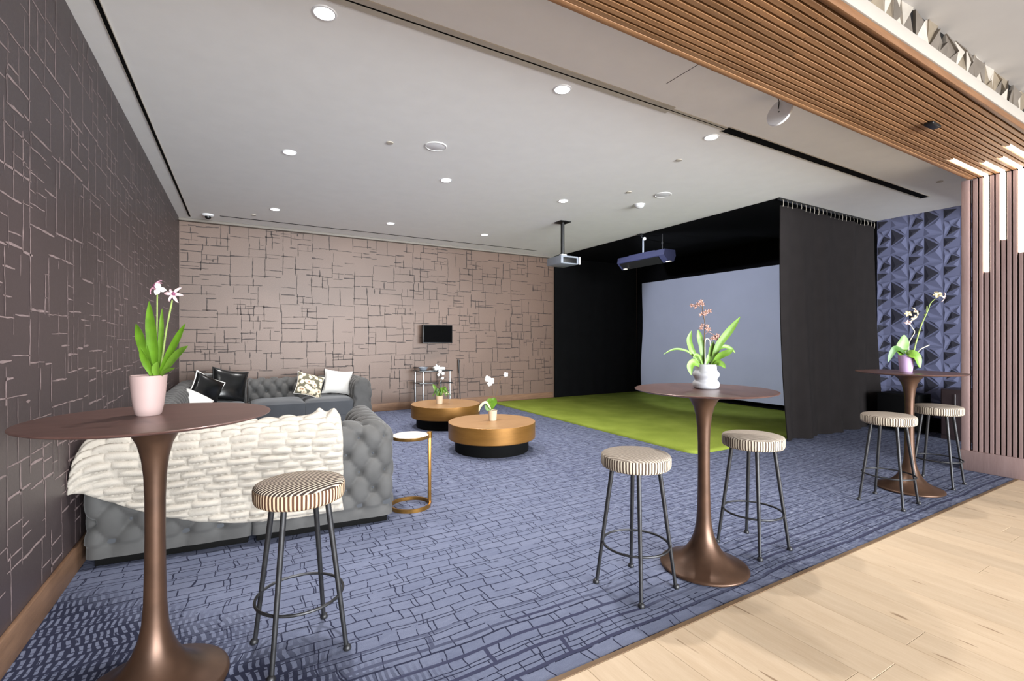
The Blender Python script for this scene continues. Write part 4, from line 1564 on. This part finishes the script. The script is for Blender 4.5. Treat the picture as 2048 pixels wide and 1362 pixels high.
for i, (fx, fy, sz, m) in enumerate([(550, 440, .033, 'petal_cream'), (645, 410, .045, 'petal_cream'), (630, 495, .032, 'petal_cream'), (550, 560, .032, 'petal_blush')]):
    q = g((fx, fy, -.01 * i))[0]
    part('flower', flower_mb(q, sz, ((-.4, .5, .2, -.5)[i], -.8, (.3, .5, -.6, -.7)[i]), 5, .62, i + 30, i == 1, .3), [M[m], M['plum']], s1_, 60)
q = g((975, 175, .0), (1045, 200, -.01))
part('flower', flower_mb(q[0], .042, (-.4, -.7, .6), 5, .7, 41, False, .35), [M['petal_cream'], M['plum']], s2_, 60)
part('flower', flower_mb(q[1], .05, (.5, -.7, -.2), 4, .4, 42, False, .3, .0), [M['petal_blush'], M['plum']], s2_, 60)

# small cream pot on the near coffee table
pl = thing('potted_orchid', 'white moth orchid in a cream pot on the nearer coffee table', 'plant', (2.70, 5.22, .35), -YAW)
pot(pl, [(0, 0), (.044, 0), (.047, .005), (.056, .122), (.058, .126), (.055, .127), (.05, .11), (0, .108)], M['pot_cream'], zs=(.05, .114))
g = mk(.00082, 1388, 1080)
LV = [((1370, 920, .0), (1330, 870, -.01), (1400, 800, -.01), (1415, 735, -.01), 130, 'leaf', 'oval'), ((1365, 920, -.01), (1330, 800, -.03), (1375, 745, -.035), 70, 'leaf2', 'oval'), ((1380, 915, .01), (1400, 840, .02), (1435, 750, .03), 60, 'leaf', 'oval')]
for lv in LV:
    part('leaf', leaf_mb(g(*lv[:-3]), lv[-3] * .00085, lv[-1], (0, -1, .3), .18), M[lv[-2]], pl, 60)
part('pale_leaf', leaf_mb(g((1360, 900, -.02), (1290, 800, -.05), (1215, 850, -.07), (1185, 940, -.075)), .03, 'strap', (0, -1, .6), .2), M['petal_cream'], pl, 60, label='pale yellowing drooping leaf')
s1_ = part('flower_stem', MB().tube(bez(g((1430, 740, .0), (1460, 640, .0), (1480, 500, .0), (1560, 415, .0)), 6), .0036, 6), M['brownstem'], pl)
s2_ = part('flower_stem', MB().tube(bez(g((1400, 740, .01), (1392, 640, .02), (1370, 520, .01)), 6), .003, 6), M['brownstem'], pl)
part('flower', flower_mb(g((1590, 388, 0))[0], .034, (.2, -1, .1), 5, .8, 51, False, .25), [M['petal_white'], M['petal_cream']], s1_, 60)
for i, (fx, fy, sz) in enumerate([(1315, 450, .046), (1362, 485, .05), (1345, 520, .04)]):
    part('flower', flower_mb(g((fx, fy, -.01 * i))[0], sz, ((-.5, .3, 0)[i], -1, (.3, .1, -.5)[i]), 5, .8, 60 + i, False, .25), [M['petal_white'], M['petal_cream']], s2_, 60)

# small cream pot on the far coffee table
pl = thing('potted_orchid', 'white orchid with dark foliage in a cream pot on the farther coffee table', 'plant', (2.68, 6.99, .35), -YAW)
pot(pl, [(0, 0), (.044, 0), (.047, .005), (.056, .120), (.058, .124), (.055, .125), (.05, .11), (0, .108)], M['pot_cream'], zs=(.05, .114))
g = mk(.001035, 585, 818)
r = random.Random(77)
for i in range(16):
    a = r.uniform(0, 2 * PI)
    L = r.uniform(.09, .19)
    dx, dy = math.cos(a), math.sin(a)
    h = r.uniform(.02, .12)
    part('leaf', leaf_mb([(.02 * dx, .02 * dy, .115), (.6 * L * dx, .6 * L * dy, .135 + h), (L * dx, L * dy, .10 + h * r.uniform(.2, 1.1))], r.uniform(.018, .03), 'strap', (0, -1, .6), .2), M[r.choice(['leaf3', 'leaf3', 'leaf'])], pl, 60)
part('leaf', leaf_mb(g((560, 700, -.02), (530, 600, -.03), (490, 520, -.035)), .055, 'oval', (0, -1, .2), .15), M['leaf2'], pl, 60, label='pale broad leaf')
part('leaf', leaf_mb(g((620, 690, -.02), (670, 650, -.06), (735, 658, -.08)), .03, 'strap', (0, -1, .6), .15), M['petal_cream'], pl, 60, label='pale tipped leaf')
s1_ = part('flower_stem', MB().tube(bez(g((580, 700, 0), (575, 520, 0), (610, 420, 0), (590, 330, 0), (555, 270, 0)), 6), .0036, 6), M['brownstem'], pl)
for i, (fx, fy, sz) in enumerate([(550, 270, .062), (595, 335, .032), (640, 360, .03), (575, 382, .03), (635, 435, .024)]):
    part('flower', flower_mb(g((fx, fy, -.01))[0], sz, ((.4, 0, .3, -.3, .2)[i], -1, .1), 5, (.5, .9, .9, .9, .9)[i], 70 + i, False, .25), [M['petal_white'], M['petal_cream']], s1_, 60)
